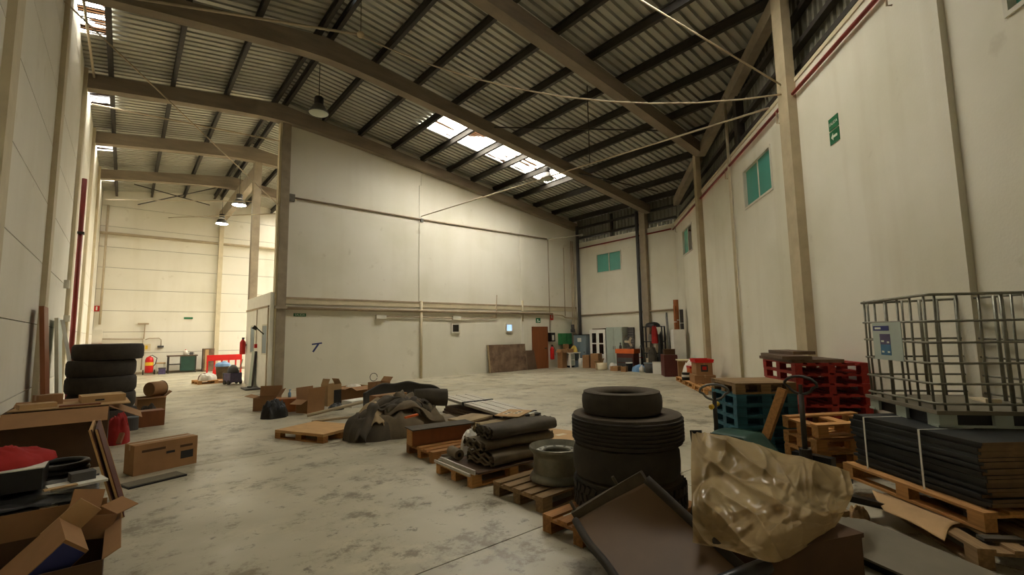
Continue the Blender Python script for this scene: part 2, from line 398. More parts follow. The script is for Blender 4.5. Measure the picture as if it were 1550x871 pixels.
# ------------------------------------------------------------------ far wall
wf = struct('wall_far', 'far white wall of horizontal panels in the left bay')
B(-1.6, 19, 30.55, 30.8, 0, 10.1).build('backing', 'joint', wf)
ZF = [0, 1.05, 2.13, 3.19, 4.26, 5.36, 6.4, 7.45, 8.5, 9.95]
XF = [-1.2, 3.95, 9.0, 14.0, 18.6]
for x0, x1 in zip(XF[:-1], XF[1:]):
    for z0, z1 in zip(ZF[:-1], ZF[1:]):
        B(x0+0.01, x1-0.01, 30.5, 30.56, z0+0.009, z1-0.009).build('wall_panel', 'panel_white', wf)
B(3.84, 4.06, 30.3, 30.52, 0, 9.0).build('column', 'pale_paint', wf)
B(-1.36, -1.2, 30.35, 30.52, 0, 8.6).build('column', 'pale_paint', wf)
MB().tube([(-0.95, 30.4, 8.5), (-0.95, 30.4, 2.5)], 0.05, 8).build('pipe', 'pale_pipe', wf, True)
MB().tube([(-1.2, 30.38, 7.07), (18, 30.38, 7.07)], 0.075, 8).build('pipe', 'pale_pipe', wf, True)
MB().tube([(-1.2, 30.4, 1.8), (0.75, 30.4, 1.76), (0.75, 30.4, 0.2)], 0.028, 6).build('pipe', 'brown_pipe', wf, True)
MB().tube([(0.78, 30.42, 1.76), (0.8, 30.42, 2.5)], 0.024, 6).build('conduit', 'brown_pipe', wf, True)
MB().tube([(0.85, 30.42, 1.72), (1.0, 30.42, 1.8), (1.4, 30.42, 1.8), (1.5, 30.42, 1.7), (1.5, 30.42, 1.4)], 0.02, 6).build('conduit', 'brown_pipe', wf, True)
B(0.5, 0.95, 30.4, 30.5, 2.5, 2.58).build('light_fitting', 'brown_pipe', wf)
B(1.36, 1.62, 30.4, 30.5, 1.3, 1.4).build('socket', 'dark_grey', wf)
B(-1.2, 12, 29.95, 30.5, 0, 0.1).build('kerb', 'concrete', wf)
B(-1.2, -0.82, 30.3, 30.5, 1.6, 2.25).build('wall_cabinet', 'white_frame', wf)
o = B(-1.22, -1.0, 30.44, 30.49, 3.15, 3.42).build('extinguisher_sign', 'red_gloss'); tag(o, 'small red fire extinguisher sign on the far white wall', 'sign')
B(-1.14, -1.08, 30.43, 30.445, 3.2, 3.38).build('pictogram', 'sign_white', o)
o = B(2.42, 2.82, 30.46, 30.5, 2.8, 2.9).build('exit_sign', 'green_sign'); tag(o, 'narrow green exit sign on the far white wall', 'sign')
o = thing('fuse_box', 'cream fuse box on the far wall above the red reel', 'fuse box', (0.9, 30.2, 1.15))
B(-0.16, 0.16, -0.08, 0.08, 0, 0.36).build('body', 'cream', o); B(-0.05, 0.05, -0.1, -0.08, 0.08, 0.28).build('cover', 'yellow', o)
B(-0.6, -0.2, -0.08, 0.08, 0.05, 0.25).build('side_box', 'white_frame', o)

# ------------------------------------------------------------------ centre wall (upper part closes the bay, lower part is the office front)
YW = 16.75
wc = struct('wall_center', 'tall white plastered wall closing the middle of the hall')
for x0, x1 in ((3.95, 9.16), (9.17, 14.64), (14.65, 18.75)):
    pts = [(x0, 2.9), (x1, 2.9), (x1, zb(x1)+0.23), (x0, zb(x0)+0.23)]
    MB().prism(pts, lambda p: (p[0], YW, p[1]), lambda p: (p[0], YW+0.2, p[1])).build('upper_panel', 'plaster', wc)
    B(x0, x1, YW-0.004, YW+0.2, 0, 2.9).build('lower_panel', 'plaster_low', wc)
B(3.8, 4.08, YW-0.14, YW+0.2, 0, zb(3.9)-0.15).build('column', 'concrete', wc)
B(3.74, 3.81, YW-0.1, YW+0.15, 0, zb(3.7)-0.15).build('column_edge', 'pale_paint', wc)
B(4.08, 18.45, YW-0.05, YW, 3.01, 3.07).build('ledge', 'brown_pipe', wc)  # brown colour stands in for the shadow line of the ledge
B(4.08, 18.45, YW-0.035, YW, 2.84, 3.01).build('ledge_lip', 'pale_paint', wc)
B(3.74, 4.12, YW-0.2, YW, 2.66, 2.76).build('bracket', 'concrete', wc)
MB().tube([(4.05, YW-0.08, 2.69), (16.6, YW-0.08, 2.69)], 0.055, 8).build('pipe', 'brown_pipe', wc, True)
MB().tube([(16.6, YW-0.1, 2.66), (17.3, YW-0.1, 2.62), (17.5, YW-0.15, 2.5), (18.3, YW-0.15, 2.48)], 0.04, 8).build('pipe', 'pale_pipe', wc, True)
MB().tube([(7.4, YW-0.06, 2.46), (9.2, YW-0.06, 2.44), (11.1, YW-0.06, 2.40), (13.0, YW-0.06, 2.44), (13.05, YW-0.06, 3.5)], 0.024, 6).build('conduit', 'brown_pipe', wc, True)
MB().tube([(9.17, YW-0.05, 0), (9.17, YW-0.05, 3.1)], 0.06, 8).build('pipe', 'pale_paint', wc, True)
B(9.08, 9.26, YW-0.03, YW, 3.1, 7.9).build('strip', 'plaster', wc)
MB().tube([(14.62, YW-0.05, 2.3), (14.62, YW-0.05, 3.3)], 0.05, 8).build('pipe', 'pale_paint', wc, True)
B(14.55, 14.7, YW-0.02, YW, 0, 7.6).build('strip', 'plaster', wc)
MB().tube([(4.15, YW-0.05, 6.5), (9.2, YW-0.05, 6.48), (16.35, YW-0.05, 6.52)], 0.03, 6).build('conduit', 'brown_pipe', wc, True)
B(4.08, 4.26, YW-0.14, YW, 6.36, 6.6).build('junction_box', 'grey_steel', wc)
B(9.12, 9.24, YW-0.1, YW, 6.36, 6.5).build('junction_box', 'grey_steel', wc)
MB().tube([(16.42, YW-0.05, 6.5), (16.42, YW-0.05, 1.8)], 0.022, 6).build('conduit', 'brown_pipe', wc, True)
MB().tube([(17.55, YW-0.05, 6.2), (17.55, YW-0.05, 2.6)], 0.022, 6).build('conduit', 'brown_pipe', wc, True)
for x in (7.45, 10.85): B(x-0.2, x+0.2, YW-0.13, YW, 2.36, 2.5).build('emergency_light', 'white_frame', wc)
for dx in (-0.15, -0.02, 0.1): MB().tube([(18.2+dx, YW-0.12, 0), (18.2+dx, YW-0.12, 6.6 if dx < 0 else 3.0)], 0.035, 6).build('pipe', 'pale_pipe', wc, True)
# small office windows and the brown door
def small_window(n, x0, x1, z0, z1, pane):
    w = struct('window_%d' % n, 'small office window with white frame in the plastered wall')
    m = MB(); t = 0.06
    m.bb(x0-t, x1+t, YW-0.07, YW+0.01, z0-t, z0).bb(x0-t, x1+t, YW-0.07, YW+0.01, z1, z1+t).bb(x0-t, x0, YW-0.07, YW+0.01, z0, z1).bb(x1, x1+t, YW-0.07, YW+0.01, z0, z1)
    m.build('window_frame', 'white_frame', w); B(x0, x1, YW-0.02, YW-0.005, z0, z1).build('pane', pane, w)
small_window(1, 10.66, 10.98, 1.84, 2.14, 'dark_glass')
small_window(2, 13.62, 13.94, 1.86, 2.14, 'window_lit')
d1 = struct('door_1', 'brown wooden door closed in the plastered wall')
B(15.3, 16.16, YW-0.06, YW, 0, 1.97).build('door_leaf', 'door_brown', d1)
m = MB(); m.bb(15.22, 15.3, YW-0.08, YW, 0, 2.05).bb(16.16, 16.24, YW-0.08, YW, 0, 2.05).bb(15.22, 16.24, YW-0.08, YW, 1.97, 2.05); m.build('door_frame', 'door_brown', d1)
MB().cyl((16.08, YW-0.06, 0.98), (16.08, YW-0.13, 0.98), 0.03).bb(15.96, 16.1, YW-0.14, YW-0.12, 0.96, 1.0).build('handle', 'dark_steel', d1)
def sign(x, z, w, h, label, m='green_sign', txt=None, picto=None):
    o = B(x-w/2, x+w/2, YW-0.02, YW-0.002, z-h/2, z+h/2).build('wall_sign', m); tag(o, label, 'sign')
    if txt: link('lettering', text_mesh(txt, h*0.9, 'sign_white'), o, (x, YW-0.022, z), (PI/2, 0, 0))
    if picto:
        q = MB()
        for (a, b, c, d) in picto: q.bb(x+a, x+b, YW-0.026, YW-0.021, z+c, z+d)
        q.build('pictogram', 'sign_white', o)
    return o
sign(4.56, 2.47, 0.40, 0.11, 'narrow green exit sign high on the wall beside the corner column', txt='SALIDA')
sign(15.66, 2.35, 0.30, 0.24, 'green exit sign above the brown door', picto=[(-0.08, 0.0, -0.02, 0.06), (0.03, 0.1, -0.07, -0.02), (-0.1, 0.04, -0.08, -0.05)])
sign(16.6, 2.54, 0.22, 0.32, 'red fire hose sign on the wall beside the brown door', 'red_gloss', picto=[(-0.03, 0.03, -0.08, 0.08)])
# hand painted mark on the wall
o = MB().bar((4.98, YW-0.006, 1.46), (5.32, YW-0.006, 1.50), 0.004, 0.05, (0, 0, 1)).bar((5.2, YW-0.006, 1.47), (5.02, YW-0.006, 1.2), 0.004, 0.06, (0, 0, 1)).build('wall_paint_mark', 'ink_blue', wc)

# ------------------------------------------------------------------ low office block behind the corner column
wo = struct('wall_office', 'low white office block behind the corner column')
XO = 3.62
hol = [(17.0, 17.62, 1.2, 2.12), (18.9, 19.5, 1.2, 2.12)]
def wall_holes(axis_len0, axis_len1, z0, z1, holes, fn):
    """boxes of a wall around rectangular holes; fn(a0,a1,z0,z1) adds one box"""
    cuts = sorted(set([axis_len0, axis_len1]+[h[0] for h in holes]+[h[1] for h in holes]))
    for a0, a1 in zip(cuts[:-1], cuts[1:]):
        hz = sorted([(h[2], h[3]) for h in holes if h[0] <= a0+1e-6 and h[1] >= a1-1e-6]); z = z0
        for u, w in hz: fn(a0, a1, z, u); z = w
        fn(a0, a1, z, z1)
m = MB(); wall_holes(YW-0.08, 20.4, 0, 3.2, hol, lambda a, b, c, d: m.bb(XO, XO+0.115, a, b, c, d)); m.build('office_front', 'white_paint', wo)
B(XO+0.115, 8, YW+0.2, 20.4, 3.05, 3.2).build('office_roof', 'pale_paint', wo)
B(XO, 18.4, 20.3, 20.4, 0, 3.05).build('office_rear', 'panel_white', wo)
B(XO-0.03, XO, YW+0.05, 20.4, 2.72, 2.78).build('ledge', 'brown_pipe', wo)
for (a, b, c, d) in hol:
    q = MB(); q.bb(XO-0.012, XO+0.1, a-0.05, a, c-0.05, d+0.05).bb(XO-0.012, XO+0.1, b, b+0.05, c-0.05, d+0.05).bb(XO-0.012, XO+0.1, a, b, c-0.05, c).bb(XO-0.012, XO+0.1, a, b, d, d+0.05)
    fr = q.build('window_frame', 'white_frame', wo); B(XO-0.004, XO+0.01, a, b, c, d).build('pane', 'cab_blue', fr)
MB().tube([(XO-0.03, 18.45, 1.5), (XO-0.03, 18.45, 2.72)], 0.015, 6).build('conduit', 'brown_pipe', wo)
B(XO-0.08, XO, 18.38, 18.52, 1.36, 1.5).build('alarm_button', 'red_gloss', wo)
B(3.81, 4.09, 21.15, 21.45, 0, zb(3.9)-0.3).build('column', 'concrete', wo)
B(3.82, 4.08, 21.4, 30.5, 8.3, 8.92).build('girder', 'concrete', wo)
MB().tube([(XO-0.03, YW+0.02, 0), (XO-0.03, YW+0.02, 2.7)], 0.02, 6).build('conduit', 'brown_pipe', wo)

# ------------------------------------------------------------------ back wall with metal cladding above
wb = struct('wall_back', 'white back wall under a strip of metal cladding')
XB = 18.5
m = MB(); wall_holes(10.75, 16.95, 0, 6.5, [(13.75, 15.28, 4.75, 5.72)], lambda a, b, c, d: m.bb(XB, XB+0.25, a, b, c, d)); m.build('wall_body', 'plaster_right', wb)
def corrugated(p0, p1, z0, z1a, z1b, depth, pitch, inward):
    """vertical trapezoid sheet between two plan points"""
    p0 = Vector((*p0, 0)); p1 = Vector((*p1, 0)); L = (p1-p0).length; t = (p1-p0)/L; n = Vector((*inward, 0))
    prof = []; s = 0.0
    while s < L:
        for a, q in ((0, 0), (0.55, 0), (0.65, 1), (0.9, 1)):
            if s+a*pitch <= L: prof.append((s+a*pitch, q*depth))
        s += pitch
    prof.append((L, 0))
    vs = []; fs = []
    for s_, q in prof:
        b = p0+t*s_+n*q; vs += [(b.x, b.y, z0), (b.x, b.y, z1a+(z1b-z1a)*s_/L)]
    fs = [(2*i, 2*i+2, 2*i+3, 2*i+1) for i in range(len(prof)-1)]
    return MB().add(vs, fs)
corrugated((XB+0.3, 10.3), (XB+0.3, 17.2), 6.4, 7.95, 7.95, 0.05, 0.2, (-1, 0)).build('cladding', 'clad_metal', wb)
for z in (6.75, 7.3): B(XB+0.1, XB+0.24, 10.8, 16.7, z, z+0.1).build('girt', 'dark_steel', wb)
B(XB+0.1, XB+0.2, 14.3, 14.42, 6.5, 7.7).build('girt_post', 'dark_steel', wb)
B(XB-0.2, XB+0.1, 12.2, 12.5, 0, zb(XB)-0.1).build('column', 'concrete', wb)
for y, r in ((12.68, 0.075), (16.45, 0.085)): MB().tube([(XB-0.12, y, 0), (XB-0.12, y, 7.4)], r, 10).build('downpipe', 'dark_grey', wb, True)
MB().tube([(XB-0.05, 16.6, 6.2), (XB-0.05, 10.95, 6.25)], 0.035, 8).build('sprinkler_pipe', 'red_pipe', wb, True)
MB().tube([(XB-0.05, 16.5, 2.62), (XB-0.05, 10.85, 2.66)], 0.04, 8).build('pipe', 'brown_pipe', wb, True)
def slider(parent, fx, a0, a1, z0, z1, open_dark=False):
    """sliding window: fx(a,depth,z) maps to parent space"""
    def bx(a, b, u, w, c, d):
        P = [fx(q, t, r) for r in (c, d) for t in (u, w) for q in (a, b)]
        return MB().add(P, [(0, 2, 3, 1), (4, 5, 7, 6), (0, 1, 5, 4), (2, 6, 7, 3), (0, 4, 6, 2), (1, 3, 7, 5)])
    t = 0.05; fr = MB()
    for (a, b, c, d) in ((a0-t, a1+t, z0-t, z0), (a0-t, a1+t, z1, z1+t), (a0-t, a0, z0, z1), (a1, a1+t, z0, z1)):
        q = bx(a, b, -0.12, 0.02, c, d); fr.add(q.v, q.f)
    fr.build('window_frame', 'white_frame', parent)
    am = (a0+a1)/2
    bx(a0, am-0.02, -0.08, -0.06, z0, z1).build('pane', 'teal_glass', parent)
    bx(am+0.02, a1, -0.06, -0.04, z0, z1).build('pane', 'dark_glass' if open_dark else 'teal_glass', parent)
    bx(am-0.025, am+0.025, -0.09, -0.03, z0, z1).build('mullion', 'white_frame', parent)
w3 = struct('window_3', 'wide teal sliding window high in the back wall')
slider(w3, lambda a, t, z: (XB-t, a, z), 13.78, 15.25, 4.78, 5.69)

# ------------------------------------------------------------------ oblique right wall, local x = -distance from the corner, local y = into the room
RA = math.radians(41.6)
wr = struct('wall_right', 'long oblique white wall under metal cladding', (18.5, 10.8, 0), RA)
holes = [(-10.48, -8.76, 4.76, 5.74), (-3.1, -1.5, 4.76, 5.78), (-17.9, -16.1, 4.72, 5.7)]
m = MB(); wall_holes(-24.5, 0.1, 0, 6.5, holes, lambda a, b, c, d: m.bb(a, b, -0.25, 0, c, d)); m.build('wall_body', 'plaster_right', wr)
B(-24.5, 0, -0.27, 0.02, 6.44, 6.52).build('coping', 'pale_paint', wr)
for s, w in ((4.45, 0.32), (11.4, 0.42), (15.08, 0.3), (19.5, 0.4)):
    B(-s-w, -s, 0, 0.16 if s != 15.08 else 0.07, 0, 9.3 if s > 6 else 7.85).build('pilaster', 'pilaster' if s != 15.08 else 'plaster_right', wr)
MB().tube([(-7.9, 0.06, 0.1), (-7.9, 0.06, 8.2)], 0.04, 8).build('pipe', 'pale_paint', wr, True)
B(-8.25, -8.0, -0.3, -0.1, 6.5, 8.1).build('steel_post', 'dark_steel', wr)
MB().tube([(0.05, 0.06, 6.22), (-24, 0.06, 6.2)], 0.035, 8).build('sprinkler_pipe', 'red_pipe', wr, True)
for s in (0.6, 4.2, 7.6, 11.1, 14.6, 18): MB().tube([(-s, 0.02, 5.95), (-s, 0.08, 5.95), (-s, 0.08, 6.22)], 0.014, 6).build('pipe_hanger', 'brown_pipe', wr)
def zr(s):
    s = max(s, 0)                                                  # beam-top height above the oblique wall
    return zb(18.5-0.748*s)
c = corrugated((0.7, -0.35), (-24, -0.35), 6.3, zr(0)+0.25, zr(24)+0.25, 0.05, 0.2, (0, 1))
for i, v in enumerate(c.v):
    if v[2] > 6.31: c.v[i] = (v[0], v[1], zr(-v[0])+0.25)
c.build('cladding', 'clad_metal', wr)
for z in (6.75, 7.25, 7.9): B(-24 if z < 7.5 else -22, -0.2 if z < 7.5 else -5.2, -0.3, -0.16, z, z+0.1).build('girt', 'dark_steel', wr)
def edge_pt(s, dz=0.0): return (-s, -0.05, zr(s)+dz)
for s0, s1 in ((0.3, 4.45), (4.8, 11.4), (11.85, 19)):
    MB().bar(edge_pt(s0, -0.25), edge_pt(s1, -0.25), 0.22, 0.34).build('edge_beam', 'concrete', wr)
for n, (a0, a1, z0, z1), od in ((4, holes[0], False), (5, holes[1], True), (6, holes[2], False)):
    w = struct('window_%d' % n, {4: 'teal sliding window between pilasters of the oblique wall', 5: 'half open teal sliding window near the back corner', 6: 'teal window high on the near end of the oblique wall'}[n], (18.5, 10.8, 0), RA)
    slider(w, lambda a, t, z: (-a, t, z), -a1+0.03, -a0-0.03, z0+0.03, z1-0.03, od)
# green exit notice with arrow, local frame of the oblique wall
o = thing('exit_sign', 'green SALIDA sign with arrow panel high on the oblique wall', 'sign', (18.5, 10.8, 0), RA)
B(-13.13, -12.85, 0.002, 0.012, 4.98, 5.18).build('upper_plate', 'green_sign', o)
B(-13.13, -12.85, 0.002, 0.012, 4.74, 4.955).build('lower_plate', 'green_sign', o)
link('lettering', text_mesh('SALIDA', 0.075, 'sign_white'), o, (-12.99, 0.014, 5.08), (PI/2, 0, PI))
MB().bb(-13.08, -12.95, 0.012, 0.016, 4.83, 4.87).prism([(-12.96, 4.79), (-12.96, 4.91), (-12.9, 4.85)], lambda p: (p[0], 0.012, p[1]), lambda p: (p[0], 0.016, p[1])).build('arrow', 'sign_white', o)

wx = struct('wall_outer', 'outer wall of the hidden rear bays')
B(18.6, 18.85, 16.9, 30.9, 0, 8.2).build('wall_body', 'panel_white', wx)
# ------------------------------------------------------------------ wall behind the camera
ws = struct('wall_near', 'white wall closing the hall behind the viewer')
B(-1.6, 6, -6.4, -6.2, 0, 10).build('wall_body', 'panel_white', ws)

# ------------------------------------------------------------------ roof
ce = struct('ceiling', 'low pitched roof of corrugated metal sheets on concrete beams')
def sheet(x0, x1, y0, y1, m, name, dz=0.24, depth=0.085, pitch=0.225):
    """corrugated sheet; ribs run down the slope"""
    ys = []; y = math.floor(y0/pitch)*pitch
    while y < y1+pitch:
        for a, q in ((0, 0), (0.60, 0), (0.66, 1), (0.94, 1)):
            yy = y+a*pitch
            if y0 <= yy <= y1: ys.append((yy, q*depth))
        y += pitch
    ys = [(y0, 0)]+ys+[(y1, 0)]
    vs = []
    for yy, q in ys:
        for x in (x0, x1): vs.append((x, yy, zb(x)+dz+q))
    return MB().add(vs, [(2*i, 2*i+1, 2*i+3, 2*i+2) for i in range(len(ys)-1)]).build(name, m, ce)
def rect_minus(r, hs):
    out = [r]
    for h in hs:
        nx = []
        for (a, b, c, d) in out:
            x0, x1, y0, y1 = max(a, h[0]), min(b, h[1]), max(c, h[2]), min(d, h[3])
            if x0 >= x1 or y0 >= y1: nx.append((a, b, c, d)); continue
            if a < x0: nx.append((a, x0, c, d))
            if x1 < b: nx.append((x1, b, c, d))
            if c < y0: nx.append((x0, x1, c, y0))
            if y1 < d: nx.append((x0, x1, y1, d))
        out = nx
    return out
bays = [-6.4]+BEAMS
bays[-1] = 30.9
for y0, y1 in zip(bays[:-1], bays[1:]):
    for r in rect_minus((-1.7, RX, y0, y1), SKY_L+SKY_B): sheet(*r, 'roof_metal', 'roof_sheet')
    for r in rect_minus((RX, 19.3, y0, y1), SKY_R+SKY_B): sheet(*r, 'roof_metal', 'roof_sheet')
PX = [-0.66, 0.74, 2.13, 3.54, 3.86, 5.14, 6.48, 7.85, 9.14, 10.42, 11.68, 12.95, 14.22, 15.5, 16.8, 18.1]
for x in PX:                                                 # steel purlins under the sheets
    ys = 30.5
    y0 = max(-6.2, 10.8-0.6640/0.748*(18.5-x)-0.2) if x > 4 else -6.2
    m = MB(); m.bb(x-0.05, x+0.05, y0, ys, zb(x)+0.2, zb(x)+0.225).bb(x-0.012, x+0.012, y0, ys, zb(x)+0.0, zb(x)+0.2).bb(x-0.05, x+0.05, y0, ys, zb(x)-0.02, zb(x)+0.005)
    m.build('purlin', 'dark_steel', ce)
for (x0, x1, y0, y1) in SKY_R:
    xs = [x0]+[p for p in PX if x0+0.2 < p < x1-0.2]+[x1]
    for a, b in zip(xs[:-1], xs[1:]): sheet(a, b, y0, y1, 'skylight_sheet', 'skylight_panel', 0.25, 0.04, 0.115)
for r in SKY_L: sheet(*r, 'skylight_left', 'skylight_panel', 0.25, 0.04, 0.115)
for r in SKY_B: sheet(*r, 'sky_tint_sheet', 'skylight_panel', 0.25, 0.03, 0.115)
for Y in BEAMS[:-1]:
    x1 = 18.45 if Y > 10.8 else 18.5-(10.8-Y)/0.664*0.748
    top = []; bot = []; n = 48
    for i in range(n+1):
        x = -1.2+(x1+1.2)*i/n
        top.append((x, zb(x)-0.02)); hz = 0.40+0.06*math.exp(-((x-RX)/4)**2)
        bot.append((x, RZ-RS*(math.sqrt((x-RX)**2+1.2)-0.1)-hz))
    poly = top+bot[::-1]
    mb = MB(); w = len(top)
    for (yo, dz0) in ((-0.15, 0), (0.15, 0)):
        mb.v += [(p[0], Y+yo, p[1]) for p in top]+[(p[0], Y+yo, p[1]) for p in bot]
    k = 2*w
    for i in range(w-1):
        mb.f += [(i, w+i, w+i+1, i+1), (k+i, k+i+1, k+w+i+1, k+w+i), (i, i+1, k+i+1, k+i), (w+i, k+w+i, k+w+i+1, w+i+1)]
    mb.f += [(0, k, k+w, w), (w-1, 2*w-1, k+2*w-1, k+w-1)]
    mb.build('roof_beam', 'beam_concrete', ce)
for (p, q) in (((9.3, 12.0, 8.75), (13.2, 7.8, 8.2)), ((13.5, 12.0, 8.05), (17, 10.6, 7.6)), ((0, 26, 8.6), (3.3, 30.3, 9.2)), ((3.2, 26, 9.1), (0.2, 30.3, 8.7))):
    MB().tube([p, q], 0.025, 6).build('wind_brace', 'dark_steel', ce)
# ------------------------------------------------------------------ cables, rods and lamps under the roof
def cable(pts, r, m, name, label, cat='cable', n=6):
    o = MB().tube(pts, r, n).build(name, m, ce, True); o['label'] = label; return o
def sag(p, q, d, n=10):
    p = Vector(p); q = Vector(q); return [p.lerp(q, i/n)-Vector((0, 0, d*4*(i/n)*(1-i/n))) for i in range(n+1)]
o = thing('hanging_sensor', 'round pale sensor at the end of a conduit under the roof', 'sensor', (3.81, 9.82, 8.6))
MB().lathe([(0.0, -0.05), (0.07, -0.045), (0.09, 0.0), (0.07, 0.05), (0.0, 0.06)], 16).build('housing', 'cream', o, True)
MB().tube([(0, 0, 0), (-4.9, 2.1, 0)], 0.028, 8).build('conduit', 'pale_pipe', o, True)
MB().tube([(0, 0, 0.05), (0, 0, 1.2)], 0.008, 5).build('hanger', 'dark_steel', o)
cable(sag((3.85, 9.8, 8.55), (9.86, 3.1, 6.35), 0.75), 0.016, 'pale_pipe', 'stay_cable', 'slack pale cable spanning from the sensor to the oblique wall')
cable([(9.75, 3.2, 6.5), (7.2, 5.6, 9.1)], 0.018, 'pale_pipe', 'stay_rod', 'pale rod rising from the oblique wall to the near roof beam', 'rod')
cable([(9.16, 16.7, 6.6), (10.5, 3.75, 6.5)], 0.022, 'pale_pipe', 'stay_rod', 'long pale rod from the middle wall across to the oblique wall', 'rod')
cable([(10.02, 8.4, 6.55), (10.02, 8.4, 8.9)], 0.016, 'dark_steel', 'hanger_rod', 'thin dark vertical rod hanging from the roof', 'rod')
cable([(-1.1, 10.7, 7.6), (3.75, 16.55, 6.1)], 0.016, 'pale_pipe', 'stay_cable', 'pale cable slanting from the left wall to the corner column')
cable([(-1.1, 18.1, 8.75), (3.7, 16.6, 8.35)], 0.025, 'pale_pipe', 'stay_cable', 'pale double cable between the left wall and corner column top')
cable([(1.5, 30.3, 8.2), (3.72, 16.9, 5.9)], 0.018, 'pale_pipe', 'stay_cable', 'pale cable from the corner column to the far wall')
cable([(-1.0, 28, 8.2), (3.8, 21.4, 7.4)], 0.018, 'pale_pipe', 'stay_cable', 'pale cable across the far left bay near the skylight')
cable([(-1.05, 12.35, 9.0), (-1.0, 16.6, 8.9)], 0.03, 'pale_pipe', 'roof_pipe', 'pale pipe crossing the skylight above the left wall', 'pipe')
o = thing('fluorescent_tube', 'pale lighting tube reaching out from the middle wall', 'lamp', (16.35, 16.6, 6.5))
MB().tube([(0, 0, 0), (1.35, -1.0, 0.2)], 0.03, 8).build('tube', 'white_frame', o, True)
MB().lathe([(0, -0.07), (0.07, -0.03), (0.07, 0.04), (0, 0.07)], 12, (1.4, -1.03, 0.21)).build('end_cap', 'white_frame', o, True)
def high_bay(loc, label, lit=False, r=0.27, ztop=None):
    o = thing('high_bay_lamp', label, 'lamp', loc, group='high bay lamps under the roof')
    MB().lathe([(r, 0), (r*1.03, 0.02), (r*0.95, 0.06), (r*0.62, 0.22), (r*0.5, 0.26)], 28).build('reflector', 'grey_steel', o, True)
    MB().lathe([(0, -0.035), (r*0.6, -0.03), (r*0.97, 0.005), (r*0.97, 0.012), (0, 0.012)], 28).build('diffuser', 'lamp_lit' if lit else 'lamp_glass', o, True)
    MB().lathe([(0, 0.25), (0.115, 0.25), (0.125, 0.28), (0.125, 0.47), (0.10, 0.5), (0, 0.5)], 20).build('ballast', 'dark_steel', o, True)
    MB().tube([(0, 0, 0.5), (0, 0, ztop-loc[2])], 0.01, 6).build('cable', 'dark_steel', o)
high_bay((3.97, 13.3, 8.12), 'bell shaped high bay lamp above the corner column', ztop=9.6)
high_bay((12.63, 12.8, 7.82), 'bell shaped high bay lamp in front of the roof skylight', ztop=8.4)
high_bay((3.6, 23.0, 7.57), 'lit high bay lamp far away beneath the concrete girder', True, ztop=9.2)
high_bay((3.5, 27.0, 7.5), 'farthest high bay lamp hanging by the end of the girder', True, ztop=9.4)

# ------------------------------------------------------------------ builders for repeated things
MESH = {}
def shared(key, make):
    if key not in MESH: MESH[key] = make()
    return MESH[key]
def pallet(label, loc, rz, m='pine', group=None, L=1.2, W=0.8, H=0.144, nb=5, rot=None, missing=(), solid=False, name='pallet', jitter=0.0):
    o = thing(name, label, 'pallet', loc, rz, group, rot)
    key = (m, L, W, H, nb); bw = 0.115 if nb > 4 else 0.14
    tb = 0.022
    deck = shared(key+('d',), lambda: MB().box((0, 0, 0), (L, bw, tb)).mesh('deck_board', m))
    strg = shared(key+('s',), lambda: MB().box((0, 0, 0), (0.13, W, tb)).mesh('stringer_board', m))
    blk = shared(key+('b',), lambda: MB().box((0, 0, 0), (0.13, 0.1, H-3*tb)).mesh('block', m))
    base = shared(key+('a',), lambda: MB().box((0, 0, 0), (L, 0.1, tb)).mesh('base_board', m))
    if solid:
        MB().box((0, 0, H-tb), (L, W, 2*tb)).build('deck_sheet', 'plywood', o)
    else:
        for i in range(nb):
            if i in missing: continue
            y = -W/2+bw/2+(W-bw)*i/(nb-1)
            link('deck_board', deck, o, (random.uniform(-jitter, jitter), y, H-tb/2), (0, 0, random.uniform(-jitter, jitter)))
        for x in (-1, 0, 1): link('stringer_board', strg, o, (x*(L/2-0.065), 0, H-1.5*tb))
    for x in (-1, 0, 1):
        for y in (-1, 0, 1): link('block', blk, o, (x*(L/2-0.065), y*(W/2-0.05), tb+(H-3*tb)/2))
    for y in (-1, 0, 1): link('base_board', base, o, (0, y*(W/2-0.05), tb/2))
    return o
def rot_about(o): return o
